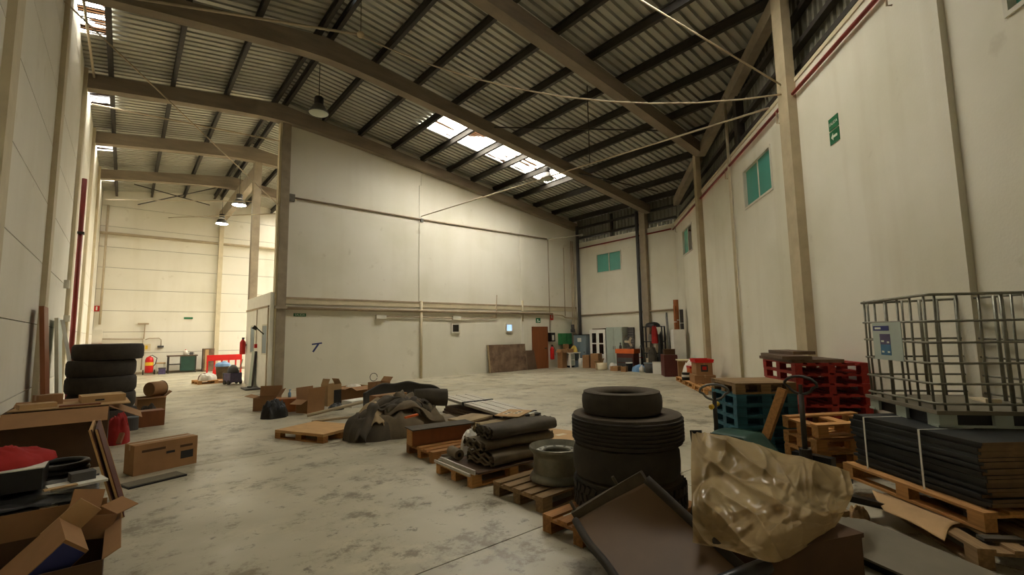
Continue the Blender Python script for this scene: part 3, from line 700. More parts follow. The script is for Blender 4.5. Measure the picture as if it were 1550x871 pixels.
def carton(label, loc, rz, w, d, h, m='card', flaps=None, tape=True, group=None, name='cardboard_box', rot=None, inner=True, marks=()):
    """closed box, or open with flaps {'x+':deg,...}: 0 upright, 90 level outwards, negative folds inwards"""
    o = thing(name, label, 'box', loc, rz, group, rot); t = 0.006
    if flaps is None:
        MB().bb(-w/2, w/2, -d/2, d/2, 0, h-t).build('body', m, o)
        for s in (-1, 1): MB().bb(-w/2, w/2, min(0.003*s, s*d/2), max(0.003*s, s*d/2), h-t, h).build('flap', m, o)
        if tape: MB().bb(-w/2-0.001, w/2+0.001, -0.025, 0.025, h-0.07, h+0.002).build('tape', 'tape', o)
    else:
        q = MB(); q.bb(-w/2, w/2, -d/2, d/2, 0, t).bb(-w/2, -w/2+t, -d/2, d/2, t, h).bb(w/2-t, w/2, -d/2, d/2, t, h).bb(-w/2+t, w/2-t, -d/2, -d/2+t, t, h).bb(-w/2+t, w/2-t, d/2-t, d/2, t, h)
        q.build('body', m, o)
        for k, (ang, ln) in flaps.items():
            a = math.radians(ang); sx, sy = {'x+': (1, 0), 'x-': (-1, 0), 'y+': (0, 1), 'y-': (0, -1)}[k]
            fl_ = MB().bb(-(d if sx else w)/2+0.004, (d if sx else w)/2-0.004, -t/2, t/2, 0, ln).build('flap', m if m != 'card_dark' else 'card', o)
            fl_.location = (sx*(w/2-t/2), sy*(d/2-t/2), h)
            ax = Vector((0, 1, 0)) if sx else Vector((-1, 0, 0))
            R = Matrix.Rotation(a*(sx if sx else sy), 3, ax) @ (Matrix.Rotation(PI/2, 3, 'Z') if sx else Matrix.Identity(3))
            fl_.rotation_euler = R.to_euler()
    for (x0, x1, z0, z1, side, mm) in marks:
        if side == 'y-': MB().bb(x0, x1, -d/2-0.002, -d/2, z0, z1).build('print', mm, o)
        if side == 'x+': MB().bb(w/2, w/2+0.002, x0, x1, z0, z1).build('print', mm, o)
        if side == 'x-': MB().bb(-w/2-0.002, -w/2, x0, x1, z0, z1).build('print', mm, o)
    return o
def heap(label, name, cat, loc, rz, rx, ry, h, m, seed, rough=0.35, freq=2.2, p=2.2, n=(56, 22), group=None, parent=None, crease=0.25):
    """crumpled mound of cloth or sacking: rounded body with soft folds running over it"""
    off = Vector((seed*7.3, seed*3.1, seed*1.7))
    def f(u, v):
        a = u*2*PI; r = v
        d = Vector((math.cos(a), math.sin(a), 0)); q = d*r
        lump = noise.noise(q*freq*0.75+off)                       # big lumps
        w = q*freq+off+Vector((0.5*noise.noise(q*2+off), 0.5*noise.noise(q*2-off), 0))
        fold = 1-abs(noise.noise(w*1.15)); fold = fold**4         # few soft ridges
        k = 1+0.14*noise.noise(d*1.6+off)+0.05*noise.noise(d*4+off)
        dome = max(0.0, 1-r**p)**0.45
        z = h*dome*(0.86+rough*0.6*lump)+h*crease*0.55*(fold-0.3)*min(1, dome*1.6)+h*0.05*noise.noise(w*3)*dome
        sp = 1+0.10*(1-r)*lump
        return (q.x*rx*k*sp, q.y*ry*k*sp, max(0.0, z) if r < 0.999 else 0.0)
    mb = MB().grid(n[0], n[1], f)
    o = mb.build(name, m, parent, True)
    if parent is None:
        o.location = loc; o.rotation_euler = (0, 0, rz); tag(o, label, cat, group)
    return o
def spline_patch(net, nu, nv, wob=0.0, freq=3.0, seed=0.0, ridge=0.0):
    """Catmull-Rom surface through a net of world points"""
    def cr(P, t):
        n = len(P)-1; x = t*n; i = min(int(x), n-1); f = x-i
        p0 = P[max(i-1, 0)]; p1 = P[i]; p2 = P[i+1]; p3 = P[min(i+2, n)]
        return 0.5*((2*p1)+(p2-p0)*f+(2*p0-5*p1+4*p2-p3)*f*f+(3*p1-p0-3*p2+p3)*f**3)
    V = [[Vector(p) for p in r] for r in net]
    def f(u, v):
        p = cr([cr(r, u) for r in V], v)
        if wob:
            q = p*freq+Vector((seed, seed, seed))
            d = noise.fractal(q, 1.0, 2.0, 4)*wob
            if ridge: d += ridge*((1-abs(noise.noise(q*0.9)))**3-0.3)
            p = p+Vector((-0.55*d, -0.25*d, d))
        return p
    return f
def tyre(label, loc, R, w, r_in, grooves=0, lug=False, group=None, m='rubber', rot=None, rz=0.0, dusty=True):
    o = thing('tyre', label, 'tyre', loc, rz, group, rot); sh = min(0.036, w*0.13)
    n = 64
    prof = [(R-sh*0.5, 0.0+sh*0.35), (R-0.012, sh)]
    if grooves:
        span = w-2*sh
        for i in range(grooves):
            z = sh+span*(i+0.5)/grooves; g = min(0.012, span/grooves*0.22)
            prof += [(R, z-g-0.004), (R-0.024, z-g), (R-0.024, z+g), (R, z+g+0.004)]
    else: prof += [(R, sh+0.02), (R+0.004, w/2), (R, w-sh-0.02)]
    prof += [(R-0.012, w-sh), (R-sh*0.5, w-sh*0.35)]
    me = MB().lathe(prof, n).mesh('tread', m, True); auto(me, 35); link('tread', me, o)
    for sgn, z0 in ((1, w), (-1, 0)):
        zz = lambda k: z0-sgn*k
        sp = [(R-sh*0.5, zz(sh*0.35)), (R-sh*1.2, zz(0.004)), (R*0.5+r_in*0.5, zz(-0.0)), (r_in+0.03, zz(0.012)), (r_in, zz(0.03)), (r_in-0.005, zz(0.05))]
        link('sidewall', MB().lathe(sp if sgn > 0 else sp[::-1], n).mesh('sidewall', 'rubber_dusty' if (sgn > 0 and dusty) else m, True), o)
    link('inner_liner', MB().lathe([(r_in-0.005, 0.05), (r_in+0.03, 0.07), (R-0.05, 0.08), (R-0.05, w-0.08), (r_in+0.03, w-0.07), (r_in-0.005, w-0.05)][::-1], 40).mesh('inner_liner', m, True), o)
    if lug:
        q = MB()
        for i in range(46):
            a = 2*PI*i/46
            for k, z in enumerate((sh+0.03, w/2-0.01, w-sh-0.03)):
                b = a+(k % 2)*PI/46; c = Vector((math.cos(b)*(R+0.006), math.sin(b)*(R+0.006), z))
                q.box(c, (0.022, 0.042, 0.062), Matrix.Rotation(b+0.25*(1 if k % 2 else -1)*0, 3, 'Z') @ Matrix.Rotation(0.35*(1 if k % 2 else -1), 3, 'X'))
        q.build('tread_lugs', m, o)['kind'] = 'stuff'
    return o

# ------------------------------------------------------------------ row of pallets in the middle of the floor
pallet('pressed wood pallet with smooth plywood deck lying empty on the floor', (2.68, 8.5, 0), math.radians(-64), 'pine_old', L=1.1, W=0.85, solid=True)
pallet('small worn pallet with bare slats beside the dark tarpaulin heap', (3.85, 5.95, 0), math.radians(-2), 'pine_old', L=1.2, W=0.8)
o = thing('wooden_crate_side', 'low brown wooden box lying on the slatted pallet', 'crate', (3.68, 6.12, 0.145), math.radians(-8))
B(-0.46, 0.46, -0.1, 0.1, 0.0, 0.21).build('side_board', 'door_brown', o); B(-0.475, -0.46, -0.1, 0.1, 0.0, 0.21).build('end_board', 'pine', o)
B(-0.48, 0.5, -0.16, 0.18, 0.215, 0.23).build('lid_sheet', 'tarp_dark', o)
pallet('pine pallet under the folded carpets and tarpaulins', (3.66, 4.78, 0), math.radians(-1), 'pine', L=1.2, W=0.8)
pallet('pine pallet carrying the bare steel wheel rim', (3.72, 3.73, 0), math.radians(2), 'pine_grey', L=1.2, W=0.74)
pallet('pine pallet under the stack of big tyres', (3.48, 2.68, 0), math.radians(1), 'pine_old', L=1.2, W=0.8)

# things lying on the carpet pallet
o = thing('board_with_rails', 'dark flat board with pale metal rails on the carpet pallet', 'board', (3.68, 4.75, 0.145), math.radians(-2))
B(-0.56, 0.6, -0.42, 0.30, 0, 0.02).build('board', 'brown_board', o)
for y in (0.33, 0.38): B(-0.62, 0.3, y-0.015, y+0.015, 0.0, 0.025).build('rail', 'alu', o)
MB().bar((-0.6, -0.42, 0.03), (-0.6, 0.36, 0.03), 0.02, 0.05).bar((-0.67, -0.42, 0.015), (-0.67, 0.38, 0.015), 0.02, 0.03).build('edge_rail', 'alu', o)
def folded(label, loc, rz, L, W, H, m, seed, curl=True):
    """folded tarpaulin: rounded loaf with wavy layered ends"""
    off = Vector((seed*3.3, seed, 0)); n = 26
    ring = []
    for i in range(n):
        a = 2*PI*i/n; c, s = math.cos(a), math.sin(a)
        ring.append((math.copysign(abs(c)**0.45, c)*W/2, math.copysign(abs(s)**0.6, s)*H/2+H/2))
    def f(u, v):
        a = v*n; i = int(a) % n; p = ring[i]
        x = -L/2+L*u
        q = Vector((x*1.6, p[0]*3, p[1]*3))+off
        k = 1+0.10*noise.fractal(q*1.5, 1, 2, 3)
        zz = p[1]*(1+0.22*noise.noise(Vector((x*2.2, p[0]*2, seed))))
        return (x+0.03*noise.noise(q*4), p[0]*k, max(0, zz))
    o = thing('folded_tarpaulin', label, 'tarpaulin', loc, rz)
    MB().grid(22, n, f).build('body', m, o, True)
    for sx in (-1, 1):
        q = MB()
        for k in range(4):
            zc = H*(0.18+0.22*k); r = H*0.11
            q.tube([(sx*(L/2-0.01+0.02*math.sin(k*2+seed)), W*(-0.42+0.84*t/10), zc+0.018*math.sin(t*1.7+k)) for t in range(11)], r, 7)
        q.build('folded_edge', m, o, True)
    return o
folded('bottom folded grey tarpaulin on the carpet pallet', (3.82, 4.62, 0.17), math.radians(2), 1.0, 0.55, 0.15, 'tarp', 1)
folded('middle folded tarpaulin with frayed edge on the carpet pallet', (3.82, 4.66, 0.335), math.radians(-4), 1.05, 0.50, 0.12, 'tarp', 2)
folded('dark looped tarpaulin on top of the folded pile', (3.85, 4.54, 0.475), math.radians(-3), 1.0, 0.36, 0.14, 'tarp_dark', 3)
folded('pale folded canvas lying at the back of the tarpaulin pile', (3.86, 4.87, 0.475), math.radians(2), 0.8, 0.16, 0.12, 'tarp_light', 4)
o = thing('rolled_tube', 'short grey rolled mat end beside the folded tarpaulins', 'roll', (3.24, 5.0, 0.24), math.radians(80))
me = MB().lathe([(0.026, 0), (0.06, 0), (0.064, 0.02), (0.064, 0.26), (0.026, 0.26), (0.026, 0)], 18).mesh('roll', 'tarp', True); auto(me); k_ = link('roll', me, o); k_.rotation_euler = (0, PI/2, 0); k_.location = (-0.1, 0, 0)
o = thing('printed_card', 'flat cardboard sheet with printed symbols on the tarpaulin pile', 'cardboard', (4.1, 4.9, 0.635), math.radians(25), rot=(0.0, 0.0, math.radians(28)))
B(-0.27, 0.27, -0.17, 0.17, 0, 0.008).build('sheet', 'card_light', o)
for i, (x, y) in enumerate(((-0.12, 0.07), (0.0, 0.07), (-0.04, -0.05), (0.08, -0.05))): B(x-0.045, x+0.045, y-0.04, y+0.04, 0.008, 0.010).build('print', 'cream', o); B(x-0.018, x+0.018, y-0.018, y+0.018, 0.010, 0.012).build('print', 'dark_grey', o)
heap('crumpled white plastic bag behind the folded tarpaulins', 'plastic_bag', 'bag', (3.62, 5.22, 0.175), 0.4, 0.22, 0.10, 0.32, 'white_bag', 5)
o = MB().slab([(5.05, 5.35), (5.5, 5.15), (6.1, 5.55), (5.95, 6.15), (5.4, 6.1)], 0, 0.012).build('flattened_box', 'card_light'); tag(o, 'flattened cardboard lying on the floor behind the wheel rim', 'cardboard')
for (x, y) in ((5.45, 5.75), (5.7, 5.6)): B(x-0.1, x+0.1, y-0.05, y+0.05, 0.012, 0.014).build('print', 'cream', o)
o = MB().bar((4.75, 5.45, 0.02), (5.2, 4.95, 0.02), 0.04, 0.04).build('metal_rail', 'alu'); tag(o, 'short pale metal rail on the floor by the flattened cardboard', 'rail')
heap('dry brown twigs and scraps on the floor behind the tyres', 'scrap_pile', 'scrap', (6.35, 5.25, 0.0), 0.0, 0.25, 0.18, 0.14, 'card_light', 6, 0.6, 5)

# bare steel wheel rim standing on its flange
o = thing('wheel_rim', 'bare steel truck wheel rim standing on the pine pallet', 'wheel rim', (3.66, 3.66, 0.145), 0.3)
R = 0.30
prof = [(R*0.97, 0.0), (R, 0.012), (R, 0.03), (R*0.955, 0.055), (R*0.92, 0.07), (R*0.86, 0.085), (R*0.85, 0.25), (R*0.88, 0.275), (R*0.95, 0.30), (R, 0.325), (R, 0.345), (R*0.97, 0.352), (R*0.935, 0.335), (R*0.86, 0.30), (R*0.82, 0.27), (R*0.82, 0.08), (R*0.9, 0.05), (R*0.94, 0.02)]
me = MB().lathe(prof, 56, closed=True).mesh('barrel', 'galv', True); auto(me, 30); link('barrel', me, o)
me = MB().lathe([(R*0.82, 0.285), (R*0.74, 0.30), (R*0.5, 0.30), (R*0.47, 0.285), (R*0.47, 0.265), (R*0.74, 0.27), (R*0.82, 0.26)], 48).mesh('disc', 'galv', True); auto(me, 30); link('disc', me, o)
bolt = MB().cyl((0, 0, 0), (0, 0, 0.006), 0.016, n=10).mesh('bolt_hole', 'dark_steel')
for i in range(10): link('bolt_hole', bolt, o, (R*0.61*math.cos(i*PI/5), R*0.61*math.sin(i*PI/5), 0.297))

# stack of four tyres
tyre('deep lugged truck tyre at the bottom of the tyre stack', (3.62, 2.70, 0.145), 0.485, 0.27, 0.29, 0, True, 'tyres stacked on the pallet')
tyre('smooth worn truck tyre second from bottom of the tyre stack', (3.61, 2.72, 0.416), 0.475, 0.285, 0.29, 0, False, 'tyres stacked on the pallet')
tyre('wide ribbed truck tyre second from top of the tyre stack', (3.63, 2.71, 0.702), 0.505, 0.265, 0.29, 6, False, 'tyres stacked on the pallet')
tyre('smaller car tyre on top of the tyre stack', (3.58, 2.72, 0.968), 0.36, 0.20, 0.20, 0, False, 'tyres stacked on the pallet')

# dark rimmed curved panel leaning in front of the tyres
net = [[(2.73, 2.55, 0.25), (2.91, 2.34, 0.42), (3.01, 2.09, 0.60)],
       [(2.61, 2.32, 0.20), (2.86, 2.10, 0.31), (3.07, 1.79, 0.38)],
       [(2.50, 2.03, 0.14), (2.76, 1.79, 0.21), (3.02, 1.52, 0.26)],
       [(2.34, 1.70, 0.03), (2.62, 1.46, 0.10), (2.95, 1.25, 0.16)]]
o = thing('truck_panel', 'brown curved panel with dark rubber rim leaning before the tyre stack', 'panel')
f = spline_patch(net, 20, 20)
MB().grid(20, 24, f, 0.02).build('skin', 'panel_skin', o, True)
up = Vector((0, 0, 0.02))
MB().tube([Vector(f(0, v/20))+up for v in range(21)], 0.028, 8).build('side_rim', 'rubber', o, True)
MB().tube([Vector(f(1, v/20))+up for v in range(21)], 0.034, 8).build('side_rim', 'rubber', o, True)
pt = [Vector(f(u/10, 0)) for u in range(11)]
q = MB()
for a, b in zip(pt[:-1], pt[1:]): q.bar(a+Vector((0.02, 0.03, 0.03)), b+Vector((0.02, 0.03, 0.03)), 0.05, 0.085)
q.build('top_lip', 'rubber_dusty', o)
for u in (0.05, 0.62): p = Vector(f(u, 0)); MB().cyl(p+Vector((0.03, 0.04, 0.05)), p+Vector((0.0, 0.07, 0.13)), 0.012, n=8).build('lug', 'rubber_dusty', o)

# black strips between the tyres and the film
for k, (p, q_, w, lab) in enumerate((((4.05, 2.26, 0.80), (3.95, 2.14, 0.03), 0.10, 'tall black rubber strip leaning between tyres and clear film'),
                                    ((3.86, 2.10, 0.62), (3.45, 1.98, 0.03), 0.12, 'short dark strip leaning beside the clear film'))):
    o = MB().bar(p, q_, w, 0.03, (0.3, 0.2, 1)).build('rubber_strip', 'bag_black' if k == 0 else 'rubber'); tag(o, lab, 'strip')

# crumpled translucent sheeting over a low heap
def crumple(f):
    def g(u, v):
        p = f(u, v); q = Vector((u*3.4, v*3.4, 0))
        w = q+0.35*Vector((noise.noise(q*0.8), noise.noise(q*0.8+Vector((5, 5, 0))), 0))
        st = Vector((w.x*0.75+w.y*0.45, w.y*0.8-w.x*0.35, 0))
        d1 = noise.voronoi(st*0.62)[0]; d2 = noise.voronoi(st*1.7+Vector((3, 1, 0)))[0]; d3 = noise.voronoi(q*4.1)[0]
        e = min(1, 6*min(u, v, 1-u, 1-v)+0.35)
        dg = Vector((w.x*0.5-w.y*0.5, w.x*0.5+w.y*0.5, 0)); r1 = 1-abs(noise.noise(Vector((dg.x*2.3, dg.y*0.55, 3.1)))); r2 = 1-abs(noise.noise(Vector((w.x*2.6, w.y*0.8, 7.7))))
        h = 0.20*(d1[1]-d1[0])+0.09*r1**4+0.08*r2**5*(1-v)+0.075*(d2[1]-d2[0])+0.014*(d3[1]-d3[0])-0.17+0.13*math.exp(-((u-0.5)/0.12)**2-((v-0.84)/0.2)**2)
        return p+Vector((-0.75*h, -0.35*h, 0.55*h))*e
    return g
net = [[(4.01, 2.28, 0.80), (4.08, 1.96, 0.78), (4.17, 1.65, 0.72), (4.43, 1.45, 0.62), (4.76, 1.29, 0.50)],
       [(3.40, 1.95, 0.72), (3.55, 1.72, 0.70), (3.66, 1.45, 0.68), (3.89, 1.28, 0.58), (4.39, 1.17, 0.46)],
       [(3.08, 1.78, 0.57), (3.22, 1.57, 0.56), (3.27, 1.31, 0.59), (3.57, 1.20, 0.49), (4.14, 1.17, 0.37)],
       [(2.94, 1.70, 0.45), (3.02, 1.50, 0.46), (2.96, 1.21, 0.51), (3.38, 1.20, 0.39), (3.92, 1.18, 0.31)],
       [(2.84, 1.65, 0.37), (2.91, 1.44, 0.37), (2.80, 1.16, 0.43), (3.22, 1.19, 0.34), (3.78, 1.22, 0.27)]]
o = MB().grid(150, 150, crumple(spline_patch(net, 0, 0))).build('plastic_film', 'clear_film', None, True); tag(o, 'crumpled yellowish plastic film draped over stored goods', 'plastic film')
o = thing('storage_box', 'dark brown box showing under the edge of the plastic film', 'box', (3.72, 1.48, 0), math.radians(-22))
B(-0.42, 0.42, -0.3, 0.3, 0, 0.26).build('body', 'card_dark', o); B(-0.43, 0.43, -0.31, 0.31, 0.26, 0.29).build('lid', 'card_dark', o)
o = MB().tube([(2.50, 1.48, 0.24), (2.72, 1.34, 0.30), (2.98, 1.26, 0.32)], 0.045, 10).build('black_hose', 'black_plastic', None, True); tag(o, 'thick black hose end below the plastic film', 'hose')

# ------------------------------------------------------------------ heap of dark tarpaulin and the stuff around it
o = thing('tarpaulin_heap', 'big crumpled heap of dark brown tarpaulin on the floor', 'tarpaulin', (3.75, 7.7, 0), math.radians(-14)); o.scale = (1, 1, 1.32)
heap('', 'core', '', (0, 0, 0), 0, 0.80, 0.46, 0.42, 'tarp', 11, 0.35, 1.8, 2.8, (80, 30), parent=o, crease=0.35)
heap('', 'slumped_fold', '', (0, 0, 0), 0, 0.48, 0.34, 0.34, 'tarp_dark', 12, 0.3, 1.6, 3.0, (56, 22), parent=o, crease=0.3).location = (-0.42, -0.16, 0)
def fold(pts, w, tw, m, name='fold', seed=0.0):
    """a loose strip of cloth hanging over the mound"""
    P = [Vector(p) for p in pts]
    def g(u, v):
        n = len(P)-1; x = u*n; i = min(int(x), n-1); t = x-i
        p0 = P[max(i-1, 0)]; p1 = P[i]; p2 = P[i+1]; p3 = P[min(i+2, n)]
        c = 0.5*((2*p1)+(p2-p0)*t+(2*p0-5*p1+4*p2-p3)*t*t+(3*p1-p0-3*p2+p3)*t**3)
        d = (P[i+1]-P[i]).normalized(); side = d.cross(Vector((0, 0, 1))).normalized()
        a = tw*(v-0.5)*2
        return c+side*w*math.sin(a)*0.5+Vector((0.03*noise.noise(Vector((u*5, v*3, seed+4))), 0.03*noise.noise(Vector((u*5, v*3, seed+9))), w*0.36*math.cos(a)+0.07*noise.noise(Vector((u*5, v*2.5, seed)))))
    return MB().grid(24, 14, g, 0.012).build(name, m, o, True)
rf = random.Random(5)
for k in range(17):
    a = rf.uniform(-0.5, 0.5)+(PI/2 if k % 3 == 0 else 0); cx = rf.uniform(-0.5, 0.55); cy = rf.uniform(-0.3, 0.2)
    zz = 0.40*(1-(cx/0.85)**2)*(1-(cy/0.7)**2); L_ = rf.uniform(0.28, 0.5)
    pts = []
    for t in (-1, -0.5, 0, 0.5, 1):
        x = cx+math.cos(a)*L_*t; y = cy+math.sin(a)*L_*0.7*t
        pts.append((x, y, max(0.0, 0.40*(1-(x/0.9)**2)*(1-(y/0.62)**2)+0.03-0.05*abs(t)+rf.uniform(-0.03, 0.03))))
    fold(pts, rf.uniform(0.13, 0.25), rf.uniform(1.1, 1.7), ('tarp', 'tarp_dark', 'tarp_light', 'tarp', 'tarp_dark')[k % 5], seed=k*1.7)
MB().tube([(0.34, 0.06, 0.44), (0.62, 0.04, 0.44), (0.92, 0.0, 0.42)], 0.12, 14).build('rolled_end', 'tarp_dark', o, True)
o = MB().bar((3.62, 7.12, 0.36), (3.86, 7.14, 0.38), 0.05, 0.03).build('orange_strip', 'orange'); tag(o, 'orange strip poking out of the tarpaulin heap', 'strip')
o = MB().tube([(3.05, 10.45, 0.06), (3.9, 10.3, 0.2), (4.7, 10.2, 0.32)], 0.035, 8).build('long_pole', 'pale_pipe', None, True); tag(o, 'long pale pole slanting from the floor to the heap', 'pole')
o = MB().tube([(2.95, 9.8, 0.03), (3.9, 9.62, 0.05)], 0.025, 8).build('long_pole', 'tarp_light', None, True); tag(o, 'thin pole lying on the floor beyond the plywood pallet', 'pole')
carton('long brown carton lying open on the tarpaulin heap', (3.95, 8.45, 0.4), math.radians(10), 0.7, 0.22, 0.2, 'card', tape=False)
o = B(-0.4, 0.4, -0.25, 0.25, 0, 0.39).build('fabric_bale', 'tarp_dark'); o.location = (4.0, 8.5, 0); tag(o, 'dark fabric bale under the long brown carton', 'bale')
# grey car bumper set on edge
def bump(u, v):
    a = (u-0.5)*2; z = v
    d = 0.42*a*a
    return (a*0.78, -d+0.06*math.sin(z*PI), 0.18+0.5*z*(1-0.28*abs(a)**3)+0.02*math.sin(a*9))
o = thing('car_bumper', 'dark grey plastic car bumper standing behind the tarpaulin heap', 'bumper', (4.75, 9.55, 0.0), math.radians(-22))
MB().grid(36, 12, bump, 0.02).build('shell', 'bumper_grey', o, True)
MB().grid(30, 4, lambda u, v: ((u-0.5)*1.4, -0.42*((u-0.5)*1.8)**2-0.02, 0.02+0.17*v), 0.02).build('lower_lip', 'black_plastic', o, True)
B(0.15, 0.42, -0.16, -0.06, 0.22, 0.3).build('grille', 'black_plastic', o)
o.children[0].location.z = 0.0
# aluminium profiles and boards
o = thing('aluminium_profiles', 'bundle of long pale aluminium profiles strapped together', 'profiles', (5.79, 7.80, 0.215))
o.rotation_euler = (math.radians(2.0), 0, math.radians(-5))
prof_me = MB().bb(-0.056, 0.056, -1.3, 1.3, 0, 0.05).mesh('profile', 'alu')
for i in range(6): link('profile', prof_me, o, (-0.29+0.116*i, 0.05*(i % 2)-0.02, 0.02+0.006*(i % 2)))
for y in (-1.18, 0.35): B(-0.37, 0.37, y-0.025, y+0.025, 0.0, 0.09).build('strap', 'black_plastic', o)
B(-0.36, 0.38, -1.32, -1.2, -0.02, 0.06).build('end_cap', 'black_plastic', o)
for i, (c, d, rz, z, mm, lab) in enumerate((((5.8, 7.8), (0.86, 2.3), -5, 0.0, 'brown_board', 'large dark board under the aluminium profiles'),
        ((4.86, 7.0), (0.66, 0.5), 12, 0.0, 'dirty_board', 'short brown board stack beside the aluminium profiles'),
        ((4.98, 8.0), (0.5, 1.0), -12, 0.0, 'tarp', 'flat grey mat lying between heap and aluminium profiles'))):
    h_ = (0.16, 0.2, 0.08)[i]
    o = thing('flat_board', lab, 'board', (*c, z), math.radians(rz))
    for k in range(3): B(-d[0]/2+0.02*k, d[0]/2-0.03*k, -d[1]/2+0.03*k, d[1]/2-0.02*k, h_*k/3, h_*(k+0.85)/3).build('layer', mm, o)
o = B(-0.34, 0.34, -0.24, 0.24, 0, 0.03).build('flat_board', 'tarp_light'); o.location = (4.84, 7.0, 0.205); o.rotation_euler = (0, 0, 0.3); tag(o, 'tan sheet lying on the brown board stack', 'board')

# ------------------------------------------------------------------ cartons beyond the plywood pallet
carton('open brown carton at the near end of the carton row', (2.72, 12.45, 0), math.radians(-30), 0.5, 0.42, 0.3, 'card', {'x-': (75, 0.2), 'y+': (10, 0.24), 'x+': (30, 0.2)})
carton('orange tinted small carton behind the black bag', (2.98, 11.85, 0), math.radians(-20), 0.45, 0.35, 0.3, 'orange_roll', None)
heap('tied black rubbish bag on the floor before the cartons', 'rubbish_bag', 'bag', (2.58, 11.1, 0), 0.3, 0.27, 0.22, 0.30, 'bag_black', 21, 0.75, 3.4, 3.0, crease=0.6)
o = thing('spray_bottle', 'small blue bottle standing on the orange carton', 'bottle', (3.08, 11.95, 0.3)); MB().lathe([(0, 0), (0.035, 0), (0.035, 0.1), (0.012, 0.13), (0.012, 0.16), (0, 0.16)], 12).build('body', 'blue_bag', o, True); B(-0.02, 0.03, -0.01, 0.01, 0.16, 0.18).build('nozzle', 'blue_bag', o)
carton('open carton with tall raised flaps in the carton row', (3.38, 11.35, 0), math.radians(25), 0.48, 0.36, 0.3, 'card', {'x-': (115, 0.2), 'y+': (5, 0.26), 'y-': (8, 0.26)})
carton('low open tray carton behind the raised flap carton', (3.62, 11.85, 0), math.radians(20), 0.36, 0.28, 0.2, 'card_dark', {'y+': (60, 0.12)})
carton('upright pale carton with dark side in the carton row', (4.08, 12.05, 0.0), math.radians(15), 0.38, 0.30, 0.52, 'card_light', {'x-': (-20, 0.15), 'x+': (-30, 0.15)}, marks=[(-0.02, 0.19, 0.02, 0.38, 'y-', 'ink')])
heap('dark rags around the foot of the upright carton', 'rag_pile', 'rags', (3.92, 11.2, 0), 0.2, 0.2, 0.16, 0.16, 'bag_black', 22)
carton('pink tinted open carton full of packing near the bumper', (4.75, 12.3, 0.0), math.radians(20), 0.6, 0.5, 0.4, 'card', {'x-': (100, 0.2), 'y-': (110, 0.22)})
heap('white packing foam filling the pink tinted carton', 'packing_foam', 'foam', (4.75, 12.3, 0.30), 0.0, 0.22, 0.2, 0.16, 'white_bag', 23)
carton('tall brown carton next to the bumper end', (5.15, 11.6, 0), math.radians(12), 0.4, 0.4, 0.52, 'card', {'x+': (40, 0.15)})
carton('white low box under the packing carton', (4.5, 11.4, 0), math.radians(15), 0.6, 0.4, 0.16, 'white_paint', None, False)
o = MB().tube([(4.98+0.1*math.cos(t*0.5), 11.55, 0.66+0.1*math.sin(t*0.5)) for t in range(13)], 0.008, 6).build('wire_loop', 'dark_steel', None, True); tag(o, 'thin wire loop standing above the tall carton', 'wire')
# ------------------------------------------------------------------ goods along the left wall, near end first
carton('big dark open carton in the near corner by the left wall', (-0.48, 4.38, 0), 0.0, 0.9, 0.78, 0.34, 'card_dark', {'y+': (2, 0.18), 'x+': (60, 0.1)})
o = thing('product_carton', 'blue and orange printed carton tipped inside the dark carton', 'box', (-0.34, 4.26, 0.30), rot=(0.25, 0.75, 0.35))
B(-0.08, 0.08, -0.16, 0.16, -0.14, 0.22).build('body', 'card', o); B(0.08, 0.084, -0.15, 0.15, -0.13, 0.2).build('label', 'ink', o); B(0.084, 0.087, -0.06, 0.06, -0.1, 0.14).build('label', 'orange_roll', o); B(-0.075, 0.075, -0.164, -0.16, -0.12, 0.2).build('label', 'ink_blue', o); B(-0.08, 0.08, 0.16, 0.17, 0.1, 0.36).build('flap', 'card_light', o)
carton('small open carton wedged upright in the dark carton', (-0.16, 4.62, 0.33), math.radians(35), 0.22, 0.2, 0.16, 'card', {'x+': (60, 0.14), 'y+': (20, 0.12)}, rot=(0.2, 0.3, 0.6))
o = thing('glass_jar', 'small glass jar among the cartons in the dark carton', 'jar', (-0.64, 4.35, 0.24)); MB().lathe([(0, 0), (0.05, 0), (0.055, 0.02), (0.055, 0.1), (0.04, 0.12)], 16).build('body', 'dark_grey', o, True); MB().lathe([(0.042, 0.12), (0.042, 0.14), (0, 0.14)], 16).build('lid', 'galv', o, True)
heap('brown crumpled paper in the bottom of the dark carton', 'packing_paper', 'paper', (-0.66, 4.3, 0.01), 0, 0.24, 0.28, 0.2, 'card_dark', 31)
o = thing('wrapped_crate', 'black crate wrapped in shiny stretch film by the left wall', 'crate', (-0.62, 5.55, 0), 0.03)
B(-0.55, 0.52, -0.4, 0.42, 0, 0.44).build('body', 'black_plastic', o)
MB().grid(30, 14, lambda u, v: (-0.55+1.07*u, -0.41+0.84*v, 0.455+0.03*noise.noise(Vector((u*9, v*6, 2)))), 0.004).build('film_top', 'bag_black', o, True)
B(0.18, 0.28, -0.412, -0.4, 0.02, 0.44).build('tape', 'tarp', o); B(-0.3, 0.5, -0.415, -0.402, 0.38, 0.42).build('film_band', 'galv', o)
heap('red cloth thrown over the black goods by the left wall', 'red_cloth', 'cloth', (-0.76, 5.78, 0.672), 0.2, 0.36, 0.22, 0.16, 'red_cloth', 32, 0.4, 2.5)
o = thing('black_case', 'black case under the red cloth by the left wall', 'case', (-0.76, 5.75, 0.49), 0.0); B(-0.38, 0.3, -0.2, 0.25, 0, 0.17).build('body', 'black_plastic', o); B(-0.39, 0.31, -0.21, 0.26, 0.17, 0.18).build('lid', 'strap', o)
